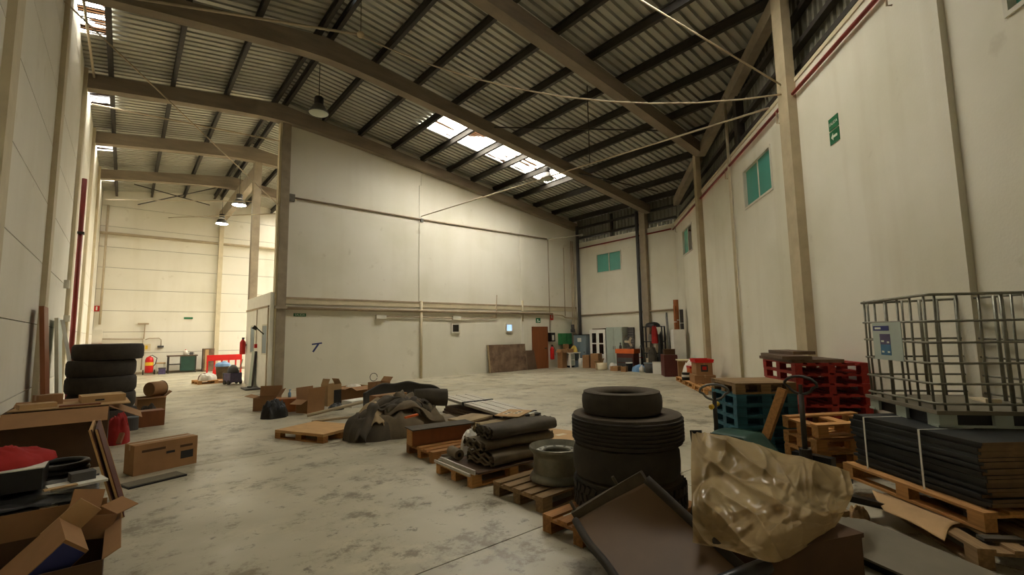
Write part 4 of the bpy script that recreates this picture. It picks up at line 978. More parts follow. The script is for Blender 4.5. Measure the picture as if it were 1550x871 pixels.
o = thing('paper_bundle', 'white papers and straps lying on the wrapped crate', 'papers', (-0.26, 5.5, 0.49), 0.25); B(-0.16, 0.2, -0.1, 0.1, 0, 0.02).build('sheet', 'strap', o); B(-0.02, 0.14, 0.0, 0.12, 0.02, 0.09).build('packet', 'dark_grey', o); B(-0.2, 0.0, -0.12, -0.06, 0.02, 0.03).build('strip', 'card_light', o)
o = thing('coiled_hose', 'dark rounded coil lying behind the white papers', 'coil', (-0.42, 6.45, 0.1), 0.0)
for k in range(3): MB().tube([(0.2*math.cos(t*PI/12), 0.2*math.sin(t*PI/12), 0.3+0.05*k) for t in range(24)], 0.03, 8, True).build('loop', 'bag_black', o, True)
B(-0.2, 0.2, -0.18, 0.2, -0.1, 0.27).build('stand', 'black_plastic', o)
for k, (dx, mm, lab) in enumerate(((0.0, 'plywood', 'outer thin panel with pale edge leaning on the wrapped crate'), (0.045, 'maroon', 'inner thin panel with maroon edge leaning beside the wrapped crate'))):
    o = thing('thin_panel', lab, 'panel', (0.04+dx, 6.32, 0), rot=(0, -0.27, 0)); B(-0.009, 0.009, -0.34, 0.34, 0.01, 0.9).build('sheet', mm, o)
    B(-0.013, 0.004, -0.352, -0.338, 0.01, 0.9).build('near_edge', 'plywood', o); B(0.004, 0.013, -0.352, -0.338, 0.01, 0.9).build('near_edge', 'maroon', o); B(-0.012, 0.012, 0.338, 0.352, 0.01, 0.9).build('far_edge', 'plywood', o)
carton('big brown carton with long front flap hanging open', (-0.62, 9.0, 0), 0.0, 1.02, 0.8, 0.80, 'card_dark', {'y-': (118, 0.32), 'x+': (118, 0.42), 'y+': (80, 0.25)})
o = MB().slab([(-1.1, 8.75), (0.12, 8.7), (0.08, 9.5), (-1.05, 9.55)], 0.805, 0.82).build('cardboard_sheet', 'card_light'); tag(o, 'flat cardboard sheet laid over the big brown carton', 'cardboard')
carton('small closed carton standing on the cardboard sheet', (-0.78, 9.3, 0.82), math.radians(25), 0.26, 0.2, 0.14, 'card', None)
carton('flat brown carton lying below the small closed carton', (-0.85, 8.95, 0.82), math.radians(15), 0.36, 0.22, 0.06, 'card_light', None, False)
carton('wide shallow carton with cut lid on the cardboard sheet', (-0.2, 9.2, 0.82), math.radians(8), 0.48, 0.42, 0.1, 'card_light', None, False, marks=[(-0.1, 0.0, 0.03, 0.05, 'y-', 'ink')])
o = MB().bar((-0.62, 8.80, 0.832), (-0.2, 8.78, 0.832), 0.1, 0.02).build('wooden_lath', 'door_brown'); tag(o, 'dark wooden lath on the cardboard sheet', 'lath')
LT = 'tyres stacked by the left wall'
for k, (dx, dy, z, Rr, lab) in enumerate(((0.06, 0, 1.32, 0.56, 'top'), (-0.03, 0.02, 1.0, 0.54, 'second'), (-0.02, -0.02, 0.68, 0.55, 'third'), (0.0, 0.0, 0.36, 0.53, 'fourth'), (0.02, 0.02, 0.02, 0.55, 'bottom'))):
    tyre({'top': 'topmost', 'second': 'second from top', 'third': 'third from top', 'fourth': 'fourth from top', 'bottom': 'lowest'}[lab]+' black truck tyre of the stack by the left wall', (-0.28+dx, 12.6+dy, z), Rr, 0.32, 0.29, 0, False, LT, dusty=False)
carton('printed brown carton with hand hole standing alone on the floor', (0.47, 7.92, 0), math.radians(18), 0.72, 0.30, 0.37, 'card', None, marks=[(0.16, 0.31, 0.1, 0.2, 'y-', 'ink'), (-0.01, 0.09, 0.205, 0.235, 'y-', 'ink'), (-0.28, -0.02, 0.27, 0.30, 'y-', 'card_dark'), (0.15, 0.3, 0.25, 0.28, 'y-', 'card_dark')])
o = thing('floor_mat', 'thin dark edged mat on the floor before the lone carton', 'mat', (0.36, 7.26, 0), math.radians(19)); B(-0.29, 0.31, -0.13, 0.13, 0, 0.02).build('edge', 'black_plastic', o); B(-0.28, 0.30, -0.10, 0.13, 0.02, 0.025).build('surface', 'grey_sheet', o)
heap('red and white net sack slumped beside the big brown carton', 'net_sack', 'sack', (0.0, 10.3, 0), 0, 0.16, 0.2, 0.5, 'red_cloth', 34, 0.4, 3)
o = MB().bar((0.02, 9.9, 0.06), (0.06, 10.0, 0.2), 0.06, 0.05).build('wood_offcut', 'door_brown'); tag(o, 'small brown wood offcut on the floor near the net sack', 'offcut')
carton('reddish brown closed carton at the end of the left goods', (0.48, 11.95, 0), math.radians(8), 0.42, 0.34, 0.3, 'door_brown', None, True)
carton('stacked carton with loose things near the tyre stack', (0.52, 13.2, 0.0), math.radians(5), 0.5, 0.4, 0.45, 'card', {'x+': (50, 0.15), 'y-': (100, 0.1)})
o = thing('cardboard_drum', 'brown cardboard drum lying on the goods by the tyre stack', 'drum', (0.6, 13.15, 0.62), math.radians(40)); me = MB().lathe([(0, 0), (0.15, 0), (0.16, 0.02), (0.16, 0.3), (0.15, 0.32), (0, 0.32)], 20).mesh('body', 'card', True); auto(me); link('body', me, o, (-0.16, 0, 0), (0, PI/2, 0)); link('rim', MB().lathe([(0.155, 0), (0.17, 0.01), (0.155, 0.02)], 20).mesh('rim', 'card_dark', True), o, (0.14, 0, 0), (0, PI/2, 0))
heap('dark bundle of rags between red carton and tyre stack', 'rag_bundle', 'rags', (0.48, 12.4, 0), 0, 0.16, 0.14, 0.4, 'tarp_dark', 35)
o = thing('paint_tin', 'blue grey tin behind the reddish carton', 'tin', (0.2, 11.6, 0)); MB().lathe([(0, 0), (0.1, 0), (0.1, 0.24), (0, 0.24)], 18).build('body', 'dark_grey', o, False); MB().lathe([(0.09, 0.24), (0.104, 0.25), (0.1, 0.235)], 18).build('lid', 'cab_blue', o)
# leaning on the left wall
o = thing('leaning_board', 'tall brown board leaning on the left wall pilaster', 'board', (-0.92, 11.2, 0), rot=(0, -0.07, 0)); B(-0.03, 0.03, -0.3, 0.28, 0, 2.3).build('sheet', 'door_brown', o); B(-0.025, 0.025, 0.28, 0.31, 0, 2.3).build('edge', 'maroon', o)
o = thing('leaning_door', 'pale grey door panel leaning on the left wall', 'panel', (-0.98, 14.0, 0), rot=(0, -0.06, 0)); B(-0.025, 0.025, -0.4, 0.4, 0, 2.2).build('leaf', 'cab_grey', o); B(-0.03, 0.03, -0.43, -0.4, 0, 2.2).build('edge', 'white_frame', o)
o = MB().bar((-0.62, 13.45, 0.02), (-1.0, 13.3, 2.15), 0.06, 0.05).build('white_post', 'white_paint'); tag(o, 'white post leaning against the left wall', 'post')
o = MB().bar((-0.9, 12.0, 0.02), (-1.08, 11.95, 1.1), 0.12, 0.03).build('wooden_plank', 'plywood'); tag(o, 'short wooden plank leaning beside the tall brown board', 'plank')

# ------------------------------------------------------------------ far left bay
o = thing('fire_extinguisher_cart', 'red wheeled fire extinguisher before the far wall', 'extinguisher', (1.02, 29.28, 0))
MB().lathe([(0, 0.08), (0.16, 0.1), (0.17, 0.16), (0.17, 0.72), (0.13, 0.84), (0.04, 0.9), (0, 0.9)], 20).build('cylinder', 'red_gloss', o, True)
MB().lathe([(0.172, 0.45), (0.174, 0.46), (0.174, 0.6), (0.172, 0.61)], 20).build('label', 'yellow', o)
for s in (-1, 1): MB().cyl((s*0.2, 0.05, 0.12), (s*0.25, 0.05, 0.12), 0.12, n=16).build('wheel', 'rubber', o)
MB().tube([(0.0, 0.1, 0.2), (0.25, 0.12, 0.5), (0.3, 0.1, 0.8), (0.1, 0.08, 0.95), (0, 0, 0.9)], 0.02, 6).build('hose', 'black_plastic', o, True)
o = thing('hose_reel', 'red hose reel partly hidden behind the tyre stack', 'hose reel', (-0.85, 30.1, 1.2)); MB().cyl((0, -0.1, 0.15), (0, 0.1, 0.15), 0.22, n=20).build('drum', 'red_gloss', o); MB().cyl((0, -0.14, 0.15), (0, -0.1, 0.15), 0.1, n=14).build('hub', 'dark_steel', o)
o = thing('workbench', 'green workbench cluttered with tools against the far wall', 'workbench', (2.35, 29.55, 0))
B(-0.62, 0.66, -0.3, 0.3, 0.84, 0.9).build('top', 'brown_board', o); B(-0.05, 0.55, -0.28, 0.28, 0.1, 0.84).build('cabinet', 'green_paint', o); B(-0.55, -0.05, -0.26, 0.28, 0.42, 0.46).build('shelf', 'dark_steel', o)
for x in (-0.56, 0.58):
    for y in (-0.26, 0.26): B(x-0.03, x+0.03, y-0.03, y+0.03, 0, 0.84).build('leg', 'dark_steel', o)
o = thing('bench_vice', 'small vice and tools on the green workbench', 'tools', (2.75, 29.5, 0.9)); B(-0.08, 0.08, -0.06, 0.06, 0, 0.14).build('jaw', 'dark_grey', o); MB().cyl((-0.14, 0, 0.08), (0.14, 0, 0.08), 0.015, n=8).build('screw', 'grey_steel', o)
o = thing('white_canister', 'white canister on the green workbench', 'canister', (2.5, 29.6, 0.9)); MB().lathe([(0, 0), (0.09, 0), (0.09, 0.2), (0.03, 0.25), (0, 0.25)], 14).build('body', 'white_bag', o, True); MB().cyl((0, 0, 0.25), (0, 0, 0.29), 0.025, n=10).build('cap', 'red_gloss', o)
o = thing('small_table', 'small wooden table left of the workbench', 'table', (1.5, 29.65, 0)); B(-0.2, 0.18, -0.2, 0.2, 0.5, 0.56).build('top', 'card_light', o); [B(x-0.03, x+0.03, y-0.03, y+0.03, 0, 0.5).build('leg', 'white_frame', o) for x in (-0.17, 0.15) for y in (-0.17, 0.17)]
o = thing('blue_toolbox', 'dark blue box under the small wooden table', 'box', (1.58, 29.2, 0)); B(-0.18, 0.1, -0.12, 0.12, 0, 0.26).build('body', 'print_violet', o); B(-0.19, 0.11, -0.13, 0.13, 0.26, 0.32).build('lid', 'dark_grey', o)
o = thing('brown_cabinet', 'brown cupboard with pale stripe against the far wall', 'cabinet', (3.5, 29.6, 0)); B(-0.25, 0.25, -0.22, 0.22, 0.0, 1.2).build('body', 'dirty_board', o); B(-0.16, 0.0, -0.235, -0.22, 0.05, 1.15).build('door', 'card_light', o)
# red plastic barrier
def barrier(L):
    o = thing('safety_barrier', 'red plastic pedestrian barrier in the far left bay', 'barrier', (2.9, 24.9, 0), math.radians(4))
    B(0, L, -0.03, 0.03, 0.72, 0.98).build('top_rail', 'red_gloss', o); B(0.25, L-0.3, -0.03, 0.03, 0.1, 0.32).build('bottom_rail', 'red_gloss', o)
    for i in range(6): B(L*i/5-(0.06 if i == 5 else 0), L*i/5+(0 if i == 5 else 0.06), -0.028, 0.028, 0.12, 0.74).build('post', 'red_gloss', o)
    for x in (0.1, L-0.1): B(x-0.06, x+0.06, -0.3, 0.3, 0, 0.1).build('foot', 'red_gloss', o)
barrier(1.4)
pallet('low pallet with bags and buckets before the red barrier', (2.75, 21.6, 0), math.radians(8), 'pine', L=1.2, W=0.9, H=0.13)
heap('white plastic sacks on the low pallet', 'plastic_sack', 'sack', (2.55, 21.4, 0.13), 0.2, 0.3, 0.24, 0.3, 'white_bag', 41)
heap('brown rags on the low pallet behind the sacks', 'rag_pile', 'rags', (2.55, 21.85, 0.13), 0.2, 0.25, 0.14, 0.25, 'maroon', 42)
o = thing('waste_bin', 'grey bin stuffed with a pale blue bag on the low pallet', 'bin', (3.08, 21.75, 0.13)); MB().lathe([(0, 0), (0.19, 0), (0.24, 0.5), (0.25, 0.52), (0.23, 0.52), (0.18, 0.03), (0, 0.03)], 20).build('body', 'tarp', o, True); heap('', '', '', (0, 0, 0), 0, 0.27, 0.27, 0.2, 'blue_bag', 43, parent=o).location = (0, 0, 0.48); o.children[-1].name = 'bag_liner'
o = thing('black_bucket', 'small black bucket beside the low pallet', 'bucket', (3.12, 20.75, 0)); MB().lathe([(0, 0), (0.14, 0), (0.18, 0.4), (0.165, 0.4), (0.13, 0.03), (0, 0.03)], 20).build('body', 'black_plastic', o, True); MB().tube([(0.17*math.cos(t*PI/10), 0, 0.4+0.08*math.sin(t*PI/10)) for t in range(11)], 0.006, 5).build('handle', 'grey_steel', o)
o = thing('floor_machine', 'dark blue small machine with handle beside the office wall', 'machine', (3.22, 20.3, 0), 0.4); B(-0.22, 0.22, -0.2, 0.2, 0.08, 0.42).build('body', 'print_violet', o); MB().lathe([(0, 0.42), (0.2, 0.42), (0.17, 0.6), (0.06, 0.72), (0, 0.72)], 18).build('hood', 'dark_grey', o, True); MB().tube([(0.2, 0, 0.35), (0.42, 0.1, 0.9)], 0.02, 6).build('handle', 'brown_pipe', o); [MB().cyl((x, y, 0.08), (x+0.05, y, 0.08), 0.08, n=14).build('wheel', 'rubber', o) for x in (-0.25, 0.2) for y in (-0.12, 0.12)]
o = thing('leaning_slab', 'tall narrow grey slab leaning on the office wall', 'slab', (3.5, 18.6, 0), rot=(0, 0.06, 0)); B(-0.03, 0.03, -0.25, 0.2, 0.02, 1.25).build('face', 'cab_grey', o); B(-0.032, 0.032, -0.28, -0.25, 0.02, 1.25).build('edge', 'dark_grey', o)
o = thing('steel_plate', 'flat dark steel base plate on the floor by the corner column', 'base plate', (3.35, 17.9, 0)); B(-0.22, 0.24, -0.5, 0.3, 0, 0.05).build('plate', 'dark_grey', o); MB().cyl((0, 0, 0.05), (0, 0, 0.09), 0.08, n=14).build('socket', 'dark_steel', o)
o = thing('wall_extinguisher', 'red fire extinguisher hung on the office wall corner', 'extinguisher', (3.5, 20.3, 1.1)); MB().lathe([(0, 0), (0.09, 0), (0.1, 0.03), (0.1, 0.45), (0.06, 0.53), (0.02, 0.58), (0, 0.58)], 16).build('cylinder', 'red_gloss', o, True); B(-0.03, 0.05, -0.03, 0.03, 0.56, 0.64).build('valve', 'dark_steel', o); B(0.08, 0.14, -0.03, 0.03, 0.3, 0.4).build('bracket', 'dark_steel', o)
o = thing('wall_lamp_arm', 'dark lamp arm on the office wall beside the window', 'lamp', (3.56, 17.15, 1.95)); MB().tube([(0, 0, -0.12), (-0.2, 0.05, 0.08)], 0.02, 6).build('arm', 'dark_steel', o); MB().cyl((-0.2, 0.05, 0.05), (-0.3, 0.08, 0.13), 0.05, 0.07, n=12).build('head', 'dark_steel', o)

# ------------------------------------------------------------------ along the middle wall and in the back corner
o = thing('dirty_panel', 'wide dirty brown panel leaning on the middle wall', 'panel', (13.55, 16.5, 0), rot=(-0.12, 0, 0)); B(-1.1, 1.1, -0.03, 0.03, 0.01, 1.24).build('sheet', 'dirty_board', o); B(-1.12, -1.06, -0.035, 0.035, 0.01, 1.24).build('worn_edge', 'tarp_light', o)
o = thing('leaning_sheet', 'small grey brown sheet leaning beside the wide dirty panel', 'sheet', (14.98, 16.52, 0), rot=(-0.12, 0, 0.0)); MB().prism([(-0.3, 0.01), (0.32, 0.01), (0.24, 0.92), (-0.3, 0.92)], lambda p: (p[0], -0.015, p[1]), lambda p: (p[0], 0.015, p[1])).build('sheet', 'brown_board', o); B(-0.31, -0.27, -0.02, 0.02, 0.01, 0.92).build('edge', 'tarp', o)
o = thing('fire_hose_cabinet', 'black box on the wall beside the brown door', 'cabinet', (16.44, 16.62, 1.3)); B(-0.16, 0.16, -0.1, 0.1, 0, 0.44).build('body', 'black_plastic', o); B(-0.07, 0.07, -0.115, -0.1, 0.06, 0.32).build('window', 'strap', o)
o = thing('wall_extinguisher', 'red fire extinguisher on the wall below the black box', 'extinguisher', (16.42, 16.58, 0.42)); MB().lathe([(0, 0), (0.09, 0), (0.1, 0.03), (0.1, 0.5), (0.06, 0.58), (0.02, 0.64), (0, 0.64)], 16).build('cylinder', 'red_gloss', o, True); B(-0.03, 0.05, -0.03, 0.03, 0.62, 0.72).build('valve', 'dark_steel', o); MB().tube([(0.03, -0.05, 0.66), (0.12, -0.08, 0.5), (0.1, -0.1, 0.2)], 0.014, 6).build('hose', 'black_plastic', o)
carton('tall slim brown carton standing by the extinguisher', (16.72, 16.2, 0), 0.1, 0.36, 0.3, 0.92, 'card', {'x-': (140, 0.2), 'y-': (150, 0.2)})
o = thing('corner_table', 'long white table in the back corner', 'table', (17.62, 16.15, 0)); B(-0.68, 0.1, -0.3, 0.35, 0.7, 0.74).build('top', 'white_paint', o)
for x in (-0.6, 0.05):
    for y in (-0.24, 0.28): B(x-0.025, x+0.025, y-0.025, y+0.025, 0, 0.7).build('leg', 'white_paint', o)
o = thing('drawer_cabinet', 'low white drawer cabinet under the corner table', 'cabinet', (17.28, 16.2, 0)); B(-0.24, 0.1, -0.24, 0.26, 0.1, 0.66).build('body', 'white_paint', o); [B(-0.2, 0.06, -0.26, -0.24, z, z+0.24).build('drawer', 'cab_grey', o) for z in (0.12, 0.4)]
B(-0.22, 0.08, -0.2, 0.24, 0, 0.1).build('plinth', 'black_plastic', o)
heap('yellow and brown bags heaped on the corner table', 'bag_heap', 'bags', (17.52, 16.15, 0.74), 0, 0.17, 0.22, 0.34, 'yellow_bag', 51)
carton('brown box among the things on the corner table', (17.14, 16.12, 0.74), 0.05, 0.36, 0.3, 0.18, 'card', None)
carton('small brown carton at the back of the corner table', (17.2, 16.38, 0.74), 0.05, 0.3, 0.14, 0.42, 'card', None)
o = thing('parts_rack', 'green plastic drawer rack mounted above the corner table', 'rack', (17.42, 16.6, 1.12)); B(-0.42, 0.4, -0.06, 0.12, 0, 0.58).build('body', 'green_crate', o)
dr = MB().bb(-0.17, 0.17, -0.1, -0.06, 0, 0.15).mesh('drawer', 'green_crate')
for i in range(2):
    for k in range(3): link('drawer', dr, o, (-0.21+0.4*i, 0, 0.03+0.185*k))
o = thing('meter_box', 'grey meter box on the wall beside the green rack', 'meter box', (17.98, 16.58, 1.75)); B(-0.12, 0.1, -0.06, 0.06, 0, 0.16).build('body', 'dark_grey', o); B(-0.06, 0.06, -0.05, 0.08, 0.16, 0.4).build('meter', 'dark_grey', o)
o = thing('blue_crate', 'blue crate on the floor under the corner table', 'crate', (17.55, 16.15, 0)); B(-0.12, 0.1, -0.2, 0.2, 0, 0.3).build('body', 'cab_blue', o); B(-0.13, 0.11, -0.21, 0.21, 0.27, 0.31).build('rim', 'cab_blue', o)
o = thing('white_can', 'white can on the floor beside the corner table', 'can', (17.55, 15.7, 0)); MB().lathe([(0, 0), (0.14, 0), (0.14, 0.4), (0.05, 0.46), (0, 0.46)], 16).build('body', 'white_bag', o, True); MB().cyl((0, 0, 0.46), (0, 0, 0.5), 0.04, n=10).build('cap', 'dark_grey', o)
o = thing('metal_locker', 'blue grey metal double locker with paper note', 'locker', (18.03, 16.02, 0)); B(-0.2, 0.22, -0.42, 0.38, 0, 1.6).build('body', 'cab_blue', o)
for y in (-0.41, -0.01): d_ = B(-0.215, -0.2, y+0.01, y+0.38, 0.05, 1.55).build('door', 'cab_blue', o); B(-0.235, -0.215, y+0.06, y+0.12, 0.72, 0.76).build('handle', 'dark_steel', d_)
B(-0.22, -0.214, -0.14, 0.12, 1.25, 1.45).build('paper_note', 'strap', o)
B(-0.23, 0.24, -0.44, 0.4, 1.6, 1.63).build('top', 'dark_steel', o)
carton('tall brown carton stacked in front of the locker', (17.5, 15.25, 0), 0.3, 0.38, 0.34, 0.62, 'card', None)
carton('wide brown carton beside the tall carton by the locker', (17.62, 14.78, 0), 0.2, 0.4, 0.42, 0.7, 'card', None)
carton('open small carton leaning before the wide carton', (17.3, 14.35, 0), 0.4, 0.34, 0.28, 0.3, 'card_light', {'x-': (60, 0.2), 'y-': (20, 0.2)})
o = thing('glazed_cabinet', 'white cabinet with two dark glazed doors', 'cabinet', (18.15, 14.95, 0)); B(-0.18, 0.22, -0.48, 0.5, 0, 1.86).build('body', 'white_paint', o)
for y in (-0.44, 0.0): d_ = B(-0.2, -0.18, y, y+0.4, 0.06, 1.8).build('door', 'white_paint', o); [B(-0.205, -0.2, y+0.07, y+0.33, z, z+0.48).build('pane', 'dark_glass', d_) for z in (0.66, 1.2)]
o = B(17.95, 18.37, 14.55, 15.25, 1.87, 1.91).build('flat_board', 'brown_board'); tag(o, 'dark board lying on top of the glazed cabinet', 'board')
o = thing('grey_wardrobe', 'tall pale grey wardrobe with plain doors', 'wardrobe', (18.2, 13.95, 0)); B(-0.22, 0.26, -0.48, 0.46, 0, 1.95).build('body', 'cab_grey', o)
for y in (-0.47, 0.0): d_ = B(-0.235, -0.22, y+0.01, y+0.45, 0.05, 1.92).build('door', 'cab_grey', o); B(-0.25, -0.235, y+(0.4 if y < -0.1 else 0.03), y+(0.43 if y < -0.1 else 0.06), 0.9, 1.05).build('handle', 'grey_steel', d_)
o = thing('ribbed_sheet', 'dark grey ribbed panel standing beside the grey wardrobe', 'panel', (18.33, 13.28, 0), rot=(0, 0.06, 0)); B(-0.03, 0.03, -0.16, 0.18, 0, 1.93).build('sheet', 'dark_grey', o); [B(-0.04, -0.03, -0.15, 0.17, 0.9+0.12*i, 0.93+0.12*i).build('rib', 'grey_steel', o) for i in range(8)]
me = MB().grid(20, 2, lambda u, v: (-0.28+0.56*v*(1-0.25*u)+0.0, 0.26*math.cos(u*PI), 0.02+0.3*math.sin(u*PI)), 0.01).mesh('shell', 'cream', True)
o = thing('half_tube', 'cream half round shell lying on the floor before the cartons', 'shell', (17.0, 13.9, 0), math.radians(-40)); link('shell', me, o); B(-0.3, -0.26, -0.24, 0.24, 0.0, 0.03).build('edge', 'cream', o)
o = thing('red_cabinet', 'red low tool cabinet before the pale wardrobe', 'cabinet', (17.6, 12.95, 0), 0.1); B(-0.25, 0.25, -0.45, 0.4, 0.1, 0.75).build('body', 'maroon', o); B(-0.28, 0.28, -0.5, 0.45, 0.75, 0.95).build('tray', 'orange', o); [B(-0.27, -0.25, -0.4, 0.35, z, z+0.2).build('drawer', 'dark_grey', o) for z in (0.12, 0.36)]
for y in (-0.4, 0.35): B(-0.2, 0.2, y-0.03, y+0.03, 0, 0.1).build('skid', 'dark_steel', o)
o = thing('pedestal_fan', 'round wire fan standing on the red tool cabinet', 'fan', (17.55, 12.8, 0.95), math.radians(10))
MB().tube([(0, 0.27*math.cos(t*PI/14), 0.32+0.27*math.sin(t*PI/14)) for t in range(28)], 0.014, 6, True).build('guard_ring', 'grey_steel', o, True)
q = MB()
for t in range(12): q.tube([(-0.04, 0.05*math.cos(t*PI/6), 0.32+0.05*math.sin(t*PI/6)), (0, 0.27*math.cos(t*PI/6), 0.32+0.27*math.sin(t*PI/6))], 0.006, 4)
q.build('guard_wires', 'grey_steel', o); MB().cyl((-0.05, 0, 0.32), (0.1, 0, 0.32), 0.06, n=14).build('motor', 'cream', o); B(-0.1, 0.1, -0.1, 0.1, 0, 0.05).build('foot', 'grey_steel', o)
for t in range(3): MB().box((0.02, 0.12*math.cos(t*2.094), 0.32+0.12*math.sin(t*2.094)), (0.012, 0.2, 0.1), Matrix.Rotation(t*2.094, 3, 'X')).build('blade', 'cream', o)
o = thing('statuette', 'small dark bottle on the red tool cabinet', 'bottle', (17.56, 13.28, 0.95)); MB().lathe([(0, 0), (0.06, 0), (0.06, 0.12), (0.025, 0.17), (0.025, 0.24), (0, 0.24)], 12).build('body', 'dark_grey', o, True); MB().cyl((0, 0, 0.24), (0, 0, 0.28), 0.03, n=10).build('cap', 'black_plastic', o)
heap('white plastic bag on the floor beside the grey wardrobe', 'plastic_bag', 'bag', (17.55, 13.72, 0), 0, 0.24, 0.2, 0.3, 'white_bag', 52)
carton('low brown carton before the red tool cabinet', (16.95, 13.1, 0), 0.2, 0.44, 0.36, 0.2, 'card', None)
heap('light blue plastic bag on the floor before the black shelf', 'plastic_bag', 'bag', (17.2, 12.05, 0), 0, 0.32, 0.28, 0.32, 'blue_bag', 53)
o = thing('steel_drum', 'small dark drum with white lid by the red cabinet', 'drum', (17.1, 12.5, 0)); MB().lathe([(0, 0), (0.15, 0), (0.15, 0.36), (0, 0.36)], 18).build('body', 'black_plastic', o); MB().lathe([(0.155, 0.34), (0.155, 0.38), (0, 0.38)], 18).build('lid', 'strap', o)
# black shelf with goods
o = thing('black_shelf', 'black metal shelf rack crowded with coats and parts', 'shelf', (17.95, 11.75, 0), math.radians(15))
for x in (-0.2, 0.2):
    for y in (-0.42, 0.42): B(x-0.025, x+0.025, y-0.025, y+0.025, 0, 1.95).build('post', 'black_plastic', o)
for z in (0.25, 0.75, 1.25, 1.9): B(-0.22, 0.22, -0.44, 0.44, z, z+0.04).build('shelf_board', 'black_plastic', o)
for i, (z, y, w, h, mm, lab) in enumerate(((0.29, -0.2, 0.3, 0.3, 'dark_grey', 'grey machine part on the lowest shelf'), (0.29, 0.2, 0.28, 0.26, 'cream', 'cream box on the lowest shelf'), (0.79, -0.22, 0.26, 0.34, 'cream', 'pale box on the middle shelf'), (0.79, 0.18, 0.3, 0.22, 'tarp', 'brown box on the middle shelf'), (1.29, 0.0, 0.4, 0.3, 'grey_steel', 'grey box on the upper shelf'))):
    c_ = thing('shelf_box', lab, 'box', (17.95-math.sin(0.26)*y, 11.75+math.cos(0.26)*y, z), math.radians(15)); B(-0.14, 0.14, -w/2, w/2, 0, h).build('body', mm, c_); B(-0.145, 0.145, -w/2-0.005, w/2+0.005, h*0.8, h).build('lid', mm, c_)
heap('black jackets piled on top of the black shelf', 'jacket_pile', 'jackets', (17.95, 11.78, 1.945), 0.3, 0.24, 0.34, 0.2, 'bag_black', 54)
heap('red overall hanging from the top of the black shelf', 'red_overall', 'overall', (17.66, 11.52, 1.2), 0.3, 0.08, 0.14, 0.8, 'red_cloth', 57, 0.2, 2, 4)
heap('dark coat bulging from the middle of the black shelf', 'dark_coat', 'coat', (17.62, 11.62, 0.3), 0.3, 0.09, 0.2, 0.8, 'tarp_dark', 58, 0.3, 2, 4)
o = thing('white_jug', 'small white jug on the floor before the black shelf', 'jug', (16.9, 11.72, 0)); MB().lathe([(0, 0), (0.1, 0), (0.11, 0.18), (0.05, 0.26), (0.04, 0.3), (0, 0.3)], 14).build('body', 'white_bag', o, True); MB().tube([(0.08, 0, 0.24), (0.15, 0, 0.2), (0.11, 0, 0.08)], 0.014, 6).build('handle', 'white_bag', o)
o = thing('bent_tube', 'bent metal tube frame beside the red tool cabinet', 'frame', (18.03, 12.55, 0)); MB().tube([(0, 0.2, 0), (-0.1, 0.1, 0.7), (0, -0.05, 1.15), (0.1, -0.15, 0.7), (0.05, -0.2, 0)], 0.02, 6).build('tube', 'grey_steel', o, True); MB().tube([(-0.08, 0.12, 0.55), (0.08, -0.16, 0.55)], 0.016, 6).build('cross_tube', 'red_cloth', o)
carton('brown carton on the floor beside the light blue bag', (16.75, 12.5, 0), 0.3, 0.28, 0.22, 0.22, 'card', None)
heap('black garment hanging down the side of the black shelf', 'hanging_garment', 'garment', (17.56, 11.2, 0.0), 0.3, 0.11, 0.1, 1.7, 'bag_black', 55, 0.2, 2, 4)
o = thing('covered_ladder', 'grey tall bundle of bars leaning by the oblique wall', 'bundle', (17.55, 10.72, 0), 0.7)
for k in range(5): MB().tube([(-0.12+0.06*k, 0, 0), (-0.05+0.02*k, 0.1, 2.5-0.05*k)], 0.035, 8).build('bar', 'dark_grey' if k % 2 else 'grey_steel', o, True)
o = thing('blue_tub', 'dark blue tub on the floor before the black shelf', 'tub', (16.95, 11.35, 0)); MB().lathe([(0, 0), (0.2, 0), (0.24, 0.4), (0.22, 0.4), (0.18, 0.03), (0, 0.03)], 20).build('body', 'dark_grey', o, True); MB().tube([(0.24*math.cos(t*PI/12), 0.24*math.sin(t*PI/12), 0.4) for t in range(24)], 0.015, 6, True).build('rim', 'cab_blue', o)
o = thing('white_panel_box', 'small white box standing on the floor by the maroon cabinet', 'box', (16.75, 10.85, 0), 0.6); B(-0.06, 0.06, -0.2, 0.2, 0, 0.48).build('body', 'white_paint', o); B(-0.065, 0.065, -0.205, 0.205, 0.44, 0.48).build('rim', 'white_frame', o)
o = thing('maroon_cabinet', 'maroon cabinet facing the hall near the oblique wall', 'cabinet', (16.25, 10.0, 0), math.radians(131)); B(-0.22, 0.26, -0.42, 0.42, 0, 0.82).build('body', 'maroon', o); B(-0.235, -0.22, -0.4, 0.0, 0.05, 0.78).build('door', 'maroon', o); B(-0.235, -0.22, 0.01, 0.4, 0.05, 0.78).build('door', 'maroon', o)
carton('brown box on top of the maroon cabinet', (16.25, 10.0, 0.82), math.radians(41), 0.36, 0.4, 0.2, 'card_dark', {'x-': (80, 0.1)})
o = thing('white_fridge', 'white cabinet standing behind the maroon cabinet', 'cabinet', (17.12, 10.09, 0), math.radians(41)); B(-0.32, 0.32, -0.22, 0.22, 0, 1.78).build('body', 'white_paint', o); B(-0.31, 0.31, 0.22, 0.235, 0.02, 1.76).build('door', 'white_paint', o)
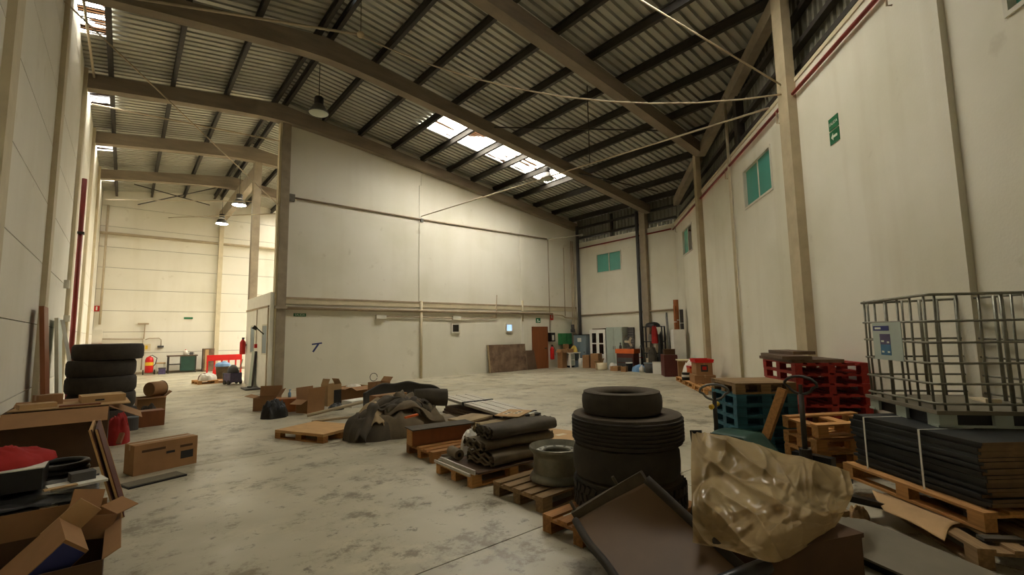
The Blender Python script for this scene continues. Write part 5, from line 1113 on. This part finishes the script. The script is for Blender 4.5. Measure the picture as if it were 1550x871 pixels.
for k, (dx, dy, r, h, mm, lab) in enumerate(((0.05, 0.1, 0.1, 1.2, 'orange_roll', 'thick orange brown roll standing on the white cabinet'), (-0.24, 0.0, 0.06, 0.95, 'orange_roll', 'thin orange brown roll beside the thick one on the white cabinet'), (0.12, -0.14, 0.07, 0.8, 'dark_grey', 'grey roll standing on the white cabinet'))):
    o = thing('fabric_roll', lab, 'roll', (17.1+dx*0.8, 10.05+dy*0.8, 1.78), rot=(0.0, 0.0, 0)); me = MB().lathe([(r*0.4, 0.0), (r, 0), (r, h), (r*0.4, h), (r*0.35, h-0.03)], 16).mesh('roll', mm, True); auto(me); link('roll', me, o); MB().lathe([(r*1.02, h*0.3), (r*1.04, h*0.31), (r*1.02, h*0.33)], 16).build('band', 'strap', o)
carton('tall brown carton between maroon cabinet and white sacks', (15.98, 9.3, 0), math.radians(35), 0.34, 0.34, 0.62, 'card', None)
o = B(-0.3, 0.3, -0.22, 0.22, 0, 0.04).build('flat_board', 'cream'); o.location = (15.9, 9.22, 0.625); o.rotation_euler = (0.0, 0.0, 0.7); tag(o, 'cream board lying across the cartons by the oblique wall', 'board')
heap('white sacks slumped on the floor by the oblique wall', 'white_sack', 'sack', (15.6, 8.75, 0), 0.7, 0.4, 0.28, 0.72, 'white_bag', 56, 0.4, 2.5)

# row of pallets along the oblique wall, local axis along the wall
def on_wall(s, off): return (18.5-0.748*s-0.664*off, 10.8-0.664*s+0.748*off)
for s, lab in ((4.6, 'farthest'), (5.9, 'middle'), (7.2, 'nearest')):
    x, y = on_wall(s, 0.62); pallet(lab+' of three low pallets in a row along the oblique wall', (x, y, 0), RA, 'pine', 'pallets along the oblique wall')
x, y = on_wall(6.0, 0.62)
carton('brown carton with dark square logo on the wall pallets', (x, y, 0.39), RA, 0.62, 0.46, 0.36, 'card', None, marks=[(-0.1, 0.1, 0.1, 0.3, 'x-', 'ink')])
B(-0.313, -0.312, -0.06, 0.06, 0.15, 0.25).build('print', 'red_gloss', bpy.data.objects[o.name] if False else [q for q in bpy.data.objects if q.get('label') == 'brown carton with dark square logo on the wall pallets'][0])
carton('flat carton under the logo carton on the wall pallets', (x, y, 0.145), RA, 0.7, 0.6, 0.24, 'card', None)
o = thing('red_tray', 'red plastic tray lying on the logo carton', 'tray', (x, y, 0.754), RA); B(-0.34, 0.34, -0.26, 0.26, 0, 0.05).build('base', 'red_gloss', o); q = MB(); q.bb(-0.34, 0.34, -0.27, -0.25, 0.05, 0.1).bb(-0.34, 0.34, 0.25, 0.27, 0.05, 0.1).bb(-0.35, -0.33, -0.27, 0.27, 0.05, 0.1).bb(0.33, 0.35, -0.27, 0.27, 0.05, 0.1); q.build('rim', 'red_gloss', o)
x, y = on_wall(5.0, 0.6)
o = thing('orange_case', 'orange case on the far wall pallet', 'case', (x, y, 0.145), RA); B(-0.25, 0.25, -0.2, 0.2, 0, 0.36).build('body', 'orange', o); B(-0.26, 0.26, -0.21, 0.21, 0.36, 0.42).build('lid', 'red_gloss', o)
x, y = on_wall(5.3, 0.95)
o = thing('black_canister', 'black and white canister on the far wall pallet', 'canister', (x, y, 0.145)); MB().lathe([(0, 0), (0.13, 0), (0.13, 0.24), (0, 0.24)], 16).build('body', 'black_plastic', o); MB().lathe([(0.132, 0.1), (0.134, 0.11), (0.134, 0.16), (0.132, 0.17)], 16).build('band', 'strap', o)
# ------------------------------------------------------------------ right side: pallet stacks, trucks, boards and tank cage
RG = 'red pallets stacked by the oblique wall'
for k in range(8):
    pallet('red wooden pallet by the oblique wall, '+ORD[7-k]+' of its stack', (8.48+random.uniform(-.015, .015), 2.68+random.uniform(-.015, .015), 0.15*k), RA+random.uniform(-.012, .012), 'red_wood', RG, L=1.2, W=1.0, H=0.149, nb=6)
for k, (dx, dy, L, W, rz, z, lab) in enumerate(((0.25, 0.3, 1.3, 0.72, 0.72, 1.2, 'lowest'), (-0.3, 0.6, 1.2, 0.4, 0.62, 1.252, 'middle'), (0.4, 0.6, 0.8, 0.34, 0.8, 1.304, 'top'))):
    o = thing('dark_plank', lab+' dark brown plank lying on the red pallets', 'plank', (8.35+dx*0.4, 2.75+dy*0.4, z), rz); B(-L/2, L/2, -W/2, W/2, 0.0, 0.05).build('plank', 'brown_board', o); B(-L/2-0.012, -L/2, -W/2, W/2, 0, 0.05).build('end_grain', 'dirty_board', o)
BG = 'blue pallets stacked beside the pallet truck'
for k in range(7):
    pallet('small '+('grey brown' if k == 6 else 'teal blue')+' pallet, '+ORD[6-k]+' of the stack behind the green truck', (6.75, 2.9, 0.144*k), math.radians(-40)+random.uniform(-.015, .015), 'pine_grey' if k == 6 else 'blue_wood', BG, L=0.8, W=0.75, H=0.143, nb=6)
NG = 'broken natural wood pallets'
for k, (z, tilt, miss) in enumerate(((0.0, 0.0, ()), (0.144, 0.0, (2,)), (0.29, 0.0, (1, 3)), (0.475, 0.03, (1, 2, 3)))):
    pallet('broken natural wood pallet, '+ORD[3-k]+' of the low stack', (6.72, 1.92, z), 0, 'pine', NG, L=0.95, W=0.6, rot=(tilt, -tilt*0.6, math.radians(-37)+0.05*(k % 2)), missing=miss, jitter=0.012)
for k, (p, q, lab) in enumerate((((6.36, 2.2, 0.452), (7.05, 1.66, 0.446), 'loose slat lying between the broken pallets'), ((6.45, 2.0, 0.470), (6.98, 1.84, 0.468), 'crossed loose slat in the broken pallet stack'))):
    o = MB().bar(p, q, 0.09, 0.02).build('loose_board', 'pine'); tag(o, lab, 'slat')
o = thing('wood_beam', 'square wooden beam leaning over the green truck', 'beam', (0, 0, 0)); MB().bar((5.96, 2.44, 0.40), (6.06, 2.24, 1.0), 0.09, 0.09, (1, 0, 0)).build('beam', 'pine_old', o); MB().bar((5.915, 2.44, 0.40), (6.015, 2.24, 1.0), 0.088, 0.006, (1, 0, 0)).build('face', 'pine', o)
def pallet_truck(label, loc, rz, body, fork_l, handle_h, lean=0.0, loop_rot=0.0, hood=False):
    o = thing('pallet_truck', label, 'pallet truck', loc, rz)
    for y in (-0.19, 0.19): MB().bb(0.12, 0.12+fork_l, y-0.08, y+0.08, 0.06, 0.11).build('fork', body, o)
    MB().bb(0.0, 0.14, -0.27, 0.27, 0.06, 0.16).bb(0.04, 0.14, -0.2, 0.2, 0.16, 0.34).build('chassis', body, o)
    MB().cyl((-0.06, 0, 0.1), (-0.06, 0, 0.42), 0.06, n=14).build('pump', 'dark_steel', o)
    for y in (-0.06, 0.06): MB().cyl((-0.06, y-0.025, 0.09), (-0.06, y+0.025, 0.09), 0.09, n=18).build('steer_wheel', 'rubber', o)
    top = Vector((-0.06+lean, 0, handle_h-0.19))
    MB().tube([(-0.06, 0, 0.4), top], 0.026, 10).build('handle_shaft', 'dark_steel', o, True)
    lp = []
    for t in range(24):
        a = 2*PI*t/24; yy = 0.17*math.cos(a)*(1 if math.sin(a) > -0.2 else 0.75); zz = 0.095+0.095*math.sin(a)
        lp.append(top+Vector((yy*math.sin(loop_rot), yy*math.cos(loop_rot), zz)))
    MB().tube(lp, 0.015, 8, True).build('handle_loop', 'dark_steel' if not hood else 'grey_steel', o, True)
    MB().tube([top, top+Vector((0, 0, 0.1))], 0.02, 8).build('control_lever', 'dark_steel', o)
    if hood:
        MB().grid(16, 6, lambda u, v: (0.0+0.64*u, -0.24+0.48*v, 0.50-0.30*max(0, u-0.62)**1.0/0.38*0.9-0.03*(2*v-1)**2), 0.01).build('hood', body, o, True)
        for y in (-0.24, 0.235): MB().prism([(0, 0.1), (0.64, 0.1), (0.64, 0.2), (0.4, 0.48), (0, 0.48)], lambda p: (p[0], y, p[1]), lambda p: (p[0], y+0.008, p[1])).build('side_plate', body, o)
        MB().cyl((-0.08, -0.06, 0.75), (-0.08, 0.1, 0.78), 0.03, n=10).build('grip', 'yellow', o)
    return o
pallet_truck('black hand pallet truck with loop handle before the broken pallets', (5.75, 1.92, 0), math.radians(-8), 'bag_black', 0.2, 1.19)
pallet_truck('dark green pallet truck before the blue pallet stack', (5.72, 2.86, 0), math.radians(-94), 'green_paint', 0.5, 1.03, 0.0, 0.9, True)

# board stack on two pallets
pallet('lower pallet askew under the strapped board stack', (5.45, 0.51, 0), math.radians(38.1), 'pine_grey', L=1.15, W=1.0, nb=5)
SA = math.radians(52.3)
pallet('upper pallet directly beneath the strapped board stack', (5.93, 0.745, 0.155), SA, 'pine', L=1.42, W=1.14, nb=6)
o = MB().grid(12, 8, spline_patch([[(5.58, 1.34, 0.153), (5.36, 1.0, 0.153), (5.14, 0.68, 0.153)], [(5.30, 1.25, 0.158), (5.13, 0.98, 0.165), (4.98, 0.72, 0.160)], [(5.10, 1.15, 0.13), (4.95, 0.95, 0.135), (4.77, 0.73, 0.11)]], 0, 0), 0.006).build('cardboard_sheet', 'card_light', None, True); tag(o, 'bent cardboard sheet hanging out between the two stacked pallets', 'cardboard')
DG = 'black edged boards strapped on the pallets'
bd = MB().bb(-0.65, 0.65, -0.5, 0.492, 0, 0.024).mesh('panel', 'board_end'); be = MB().bb(-0.648, 0.65, 0.492, 0.5, 0.0, 0.0235).mesh('edge_band', 'film_edge'); bt = MB().bb(-0.645, 0.648, -0.49, 0.492, 0.024, 0.0248).mesh('film_face', 'film_edge')
zt = 0.300
for k in range(20):
    o = thing('edge_board', 'black edged board in the strapped stack, '+ORD[19-k], 'board', (5.95+random.uniform(-.028, .028), 0.73+random.uniform(-.028, .028), zt+0.0252*k), SA+random.uniform(-.012, .012), DG)
    link('panel', bd, o); link('edge_band', be, o); link('film_face', bt, o)
ztop = zt+0.0252*20
for x, lab in ((0.43, 'white strap around the board stack near its far end'), (-0.18, 'white strap around the board stack near its middle')):
    o = thing('strap_band', lab, 'strap', (5.95, 0.73, 0), SA)
    B(x-0.009, x+0.009, 0.548, 0.552, 0.302, ztop+0.003).build('front_run', 'strap', o); B(x-0.009, x+0.009, 0.05, 0.550, ztop+0.001, ztop+0.004).build('top_run', 'strap', o)
# tank cage
CA = math.radians(38.9)
o = thing('tank_cage', 'empty galvanised tank cage with label standing on the board stack', 'tank cage', (6.37, 0.775, ztop+0.004), CA)
hx, hy = 0.56, 0.5; z0, z1 = 0.15, 1.2
B(-hx-0.02, hx+0.02, -hy-0.02, hy+0.02, 0.115, 0.15).build('base_deck', 'grey_sheet', o)
for x in (-1, 0, 1):
    for y in (-1, 0, 1): MB().bb(x*0.47-0.08, x*0.47+0.08, y*0.42-0.07, y*0.42+0.07, 0, 0.115).build('foot', 'cab_grey', o)
for x in (-1, 1): B(x*0.5-0.05, x*0.5+0.05, -0.5, 0.5, 0, 0.02).build('runner', 'cab_grey', o)
B(-0.52, 0.52, -0.46, 0.46, 0.004, 0.112).build('void_block', 'black_plastic', o)  # solid black block imitates the shade in the openings between feet
r = 0.011
for k, z in enumerate((0.2, 0.38, 0.57, 0.76, 0.95, 1.2)):
    rr = 0.014 if z == 1.2 else r; c = 0.05
    ring = []
    for (cx, cy, a0) in ((hx-c, hy-c, 0), (-hx+c, hy-c, 90), (-hx+c, -hy+c, 180), (hx-c, -hy+c, 270)):
        for t in range(5): a = math.radians(a0+t*22.5); ring.append((cx+c*math.cos(a), cy+c*math.sin(a), z+(0.02*math.sin(cx*7+cy*5+k) if k == 5 else 0.008*math.sin(cx*9+k))))
    MB().tube(ring, rr, 8, True).build('hoop', 'galv', o, True)
vb = MB().tube([(0, 0, z0), (0.006, 0.004, 0.6), (-0.004, 0.0, z1)], 0.011, 8).mesh('upright', 'galv', True)
cb = MB().tube([(0, 0, z0), (0.0, 0.0, z1)], 0.017, 8).mesh('upright', 'galv', True)
for i in range(6):
    for s in (-1, 1): link('upright', cb if i == 3 else vb, o, (-hx+0.06+(2*hx-0.12)*i/5, s*(hy-0.013), 0))
for i in range(6):
    for s in (-1, 1): link('upright', cb if i == 2 else vb, o, (s*(hx-0.013), -hy+0.07+(2*hy-0.14)*i/5, 0))
lp = B(-0.17, 0.33, hy+0.006, hy+0.012, 0.56, 0.95).build('label_plate', 'cab_grey', o)
B(-0.17+0.2, 0.31, hy+0.012, hy+0.014, 0.865, 0.915).build('header', 'ink_blue', lp); B(0.17, 0.28, hy+0.014, hy+0.0145, 0.88, 0.90).build('header_text', 'sign_white', lp)
B(0.02, 0.20, hy+0.012, hy+0.014, 0.72, 0.83).build('picture_top', 'print_violet', lp); B(0.02, 0.20, hy+0.012, hy+0.014, 0.61, 0.72).build('picture_bottom', 'print_blue', lp)
for (a, b, z) in ((0.04, 0.08, 0.735), (0.13, 0.18, 0.745), (0.04, 0.08, 0.635), (0.14, 0.18, 0.635)): B(a, b, hy+0.014, hy+0.0145, z, z+0.018).build('picture_text', 'sign_white', lp)
o = thing('plastic_offcut', 'cream plastic offcut lying inside the tank cage', 'offcut', (6.62, 0.6, ztop+0.155), 0.5); B(-0.16, 0.16, -0.06, 0.06, 0, 0.02).build('plate', 'cream', o); B(-0.16, -0.12, -0.06, 0.06, 0.02, 0.04).build('lip', 'cream', o)
# grey sheet on the floor and things around
o = thing('grey_board', 'large grey sheet lying on the floor before the board stack', 'panel')
MB().slab([(4.18, 1.27), (4.80, 1.42), (4.9, 1.24), (4.42, 0.35), (3.9, 0.6)], 0.075, 0.09).build('sheet', 'grey_sheet', o)
MB().slab([(4.24, 1.22), (4.76, 1.36), (4.84, 1.24), (4.4, 0.42), (3.98, 0.64)], 0.0, 0.075).build('gap_block', 'bag_black', o)  # black block filling the gap between sheet and floor
o = MB().bar((5.05, 1.52, 0.09), (5.5, 1.32, 0.09), 0.06, 0.05).build('wooden_batten', 'pine_grey'); o.location = (-0.35, 0.12, -0.06); tag(o, 'grey wooden batten on the floor behind the grey sheet', 'batten')
o = MB().bar((4.98, 1.42, 0.22), (5.3, 1.2, 0.12), 0.16, 0.05).build('black_beam', 'bag_black'); tag(o, 'black beam end sticking out beside the plastic film', 'beam')
heap('torn brown paper scraps below the hanging cardboard sheet', 'paper_scrap', 'paper', (5.18, 1.36, 0.0), 0.3, 0.1, 0.08, 0.1, 'card_light', 61, 0.6, 5)
o = thing('standing_plank', 'pale wooden plank standing at the near end of the board stack', 'plank'); MB().bar((4.74, 0.17, 0.42), (4.40, 0.26, 0.0), 0.03, 0.09, (0, 1, 0.3)).build('plank', 'pine', o); MB().bar((4.80, 0.12, 0.30), (4.52, 0.18, 0.0), 0.02, 0.2, (0, 1, 0.3)).build('backing', 'door_brown', o)
for k, (p, q) in enumerate((((5.0, 0.30, 0.156), (5.14, 0.1, 0.156)), ((4.9, 0.55, 0.156), (5.08, 0.36, 0.156)))):
    o = MB().bar(p, q, 0.07, 0.02).build('dark_lath', 'tarp_dark'); tag(o, ('outer' if k == 0 else 'inner')+' dark lath lying on the lower pallet', 'lath')
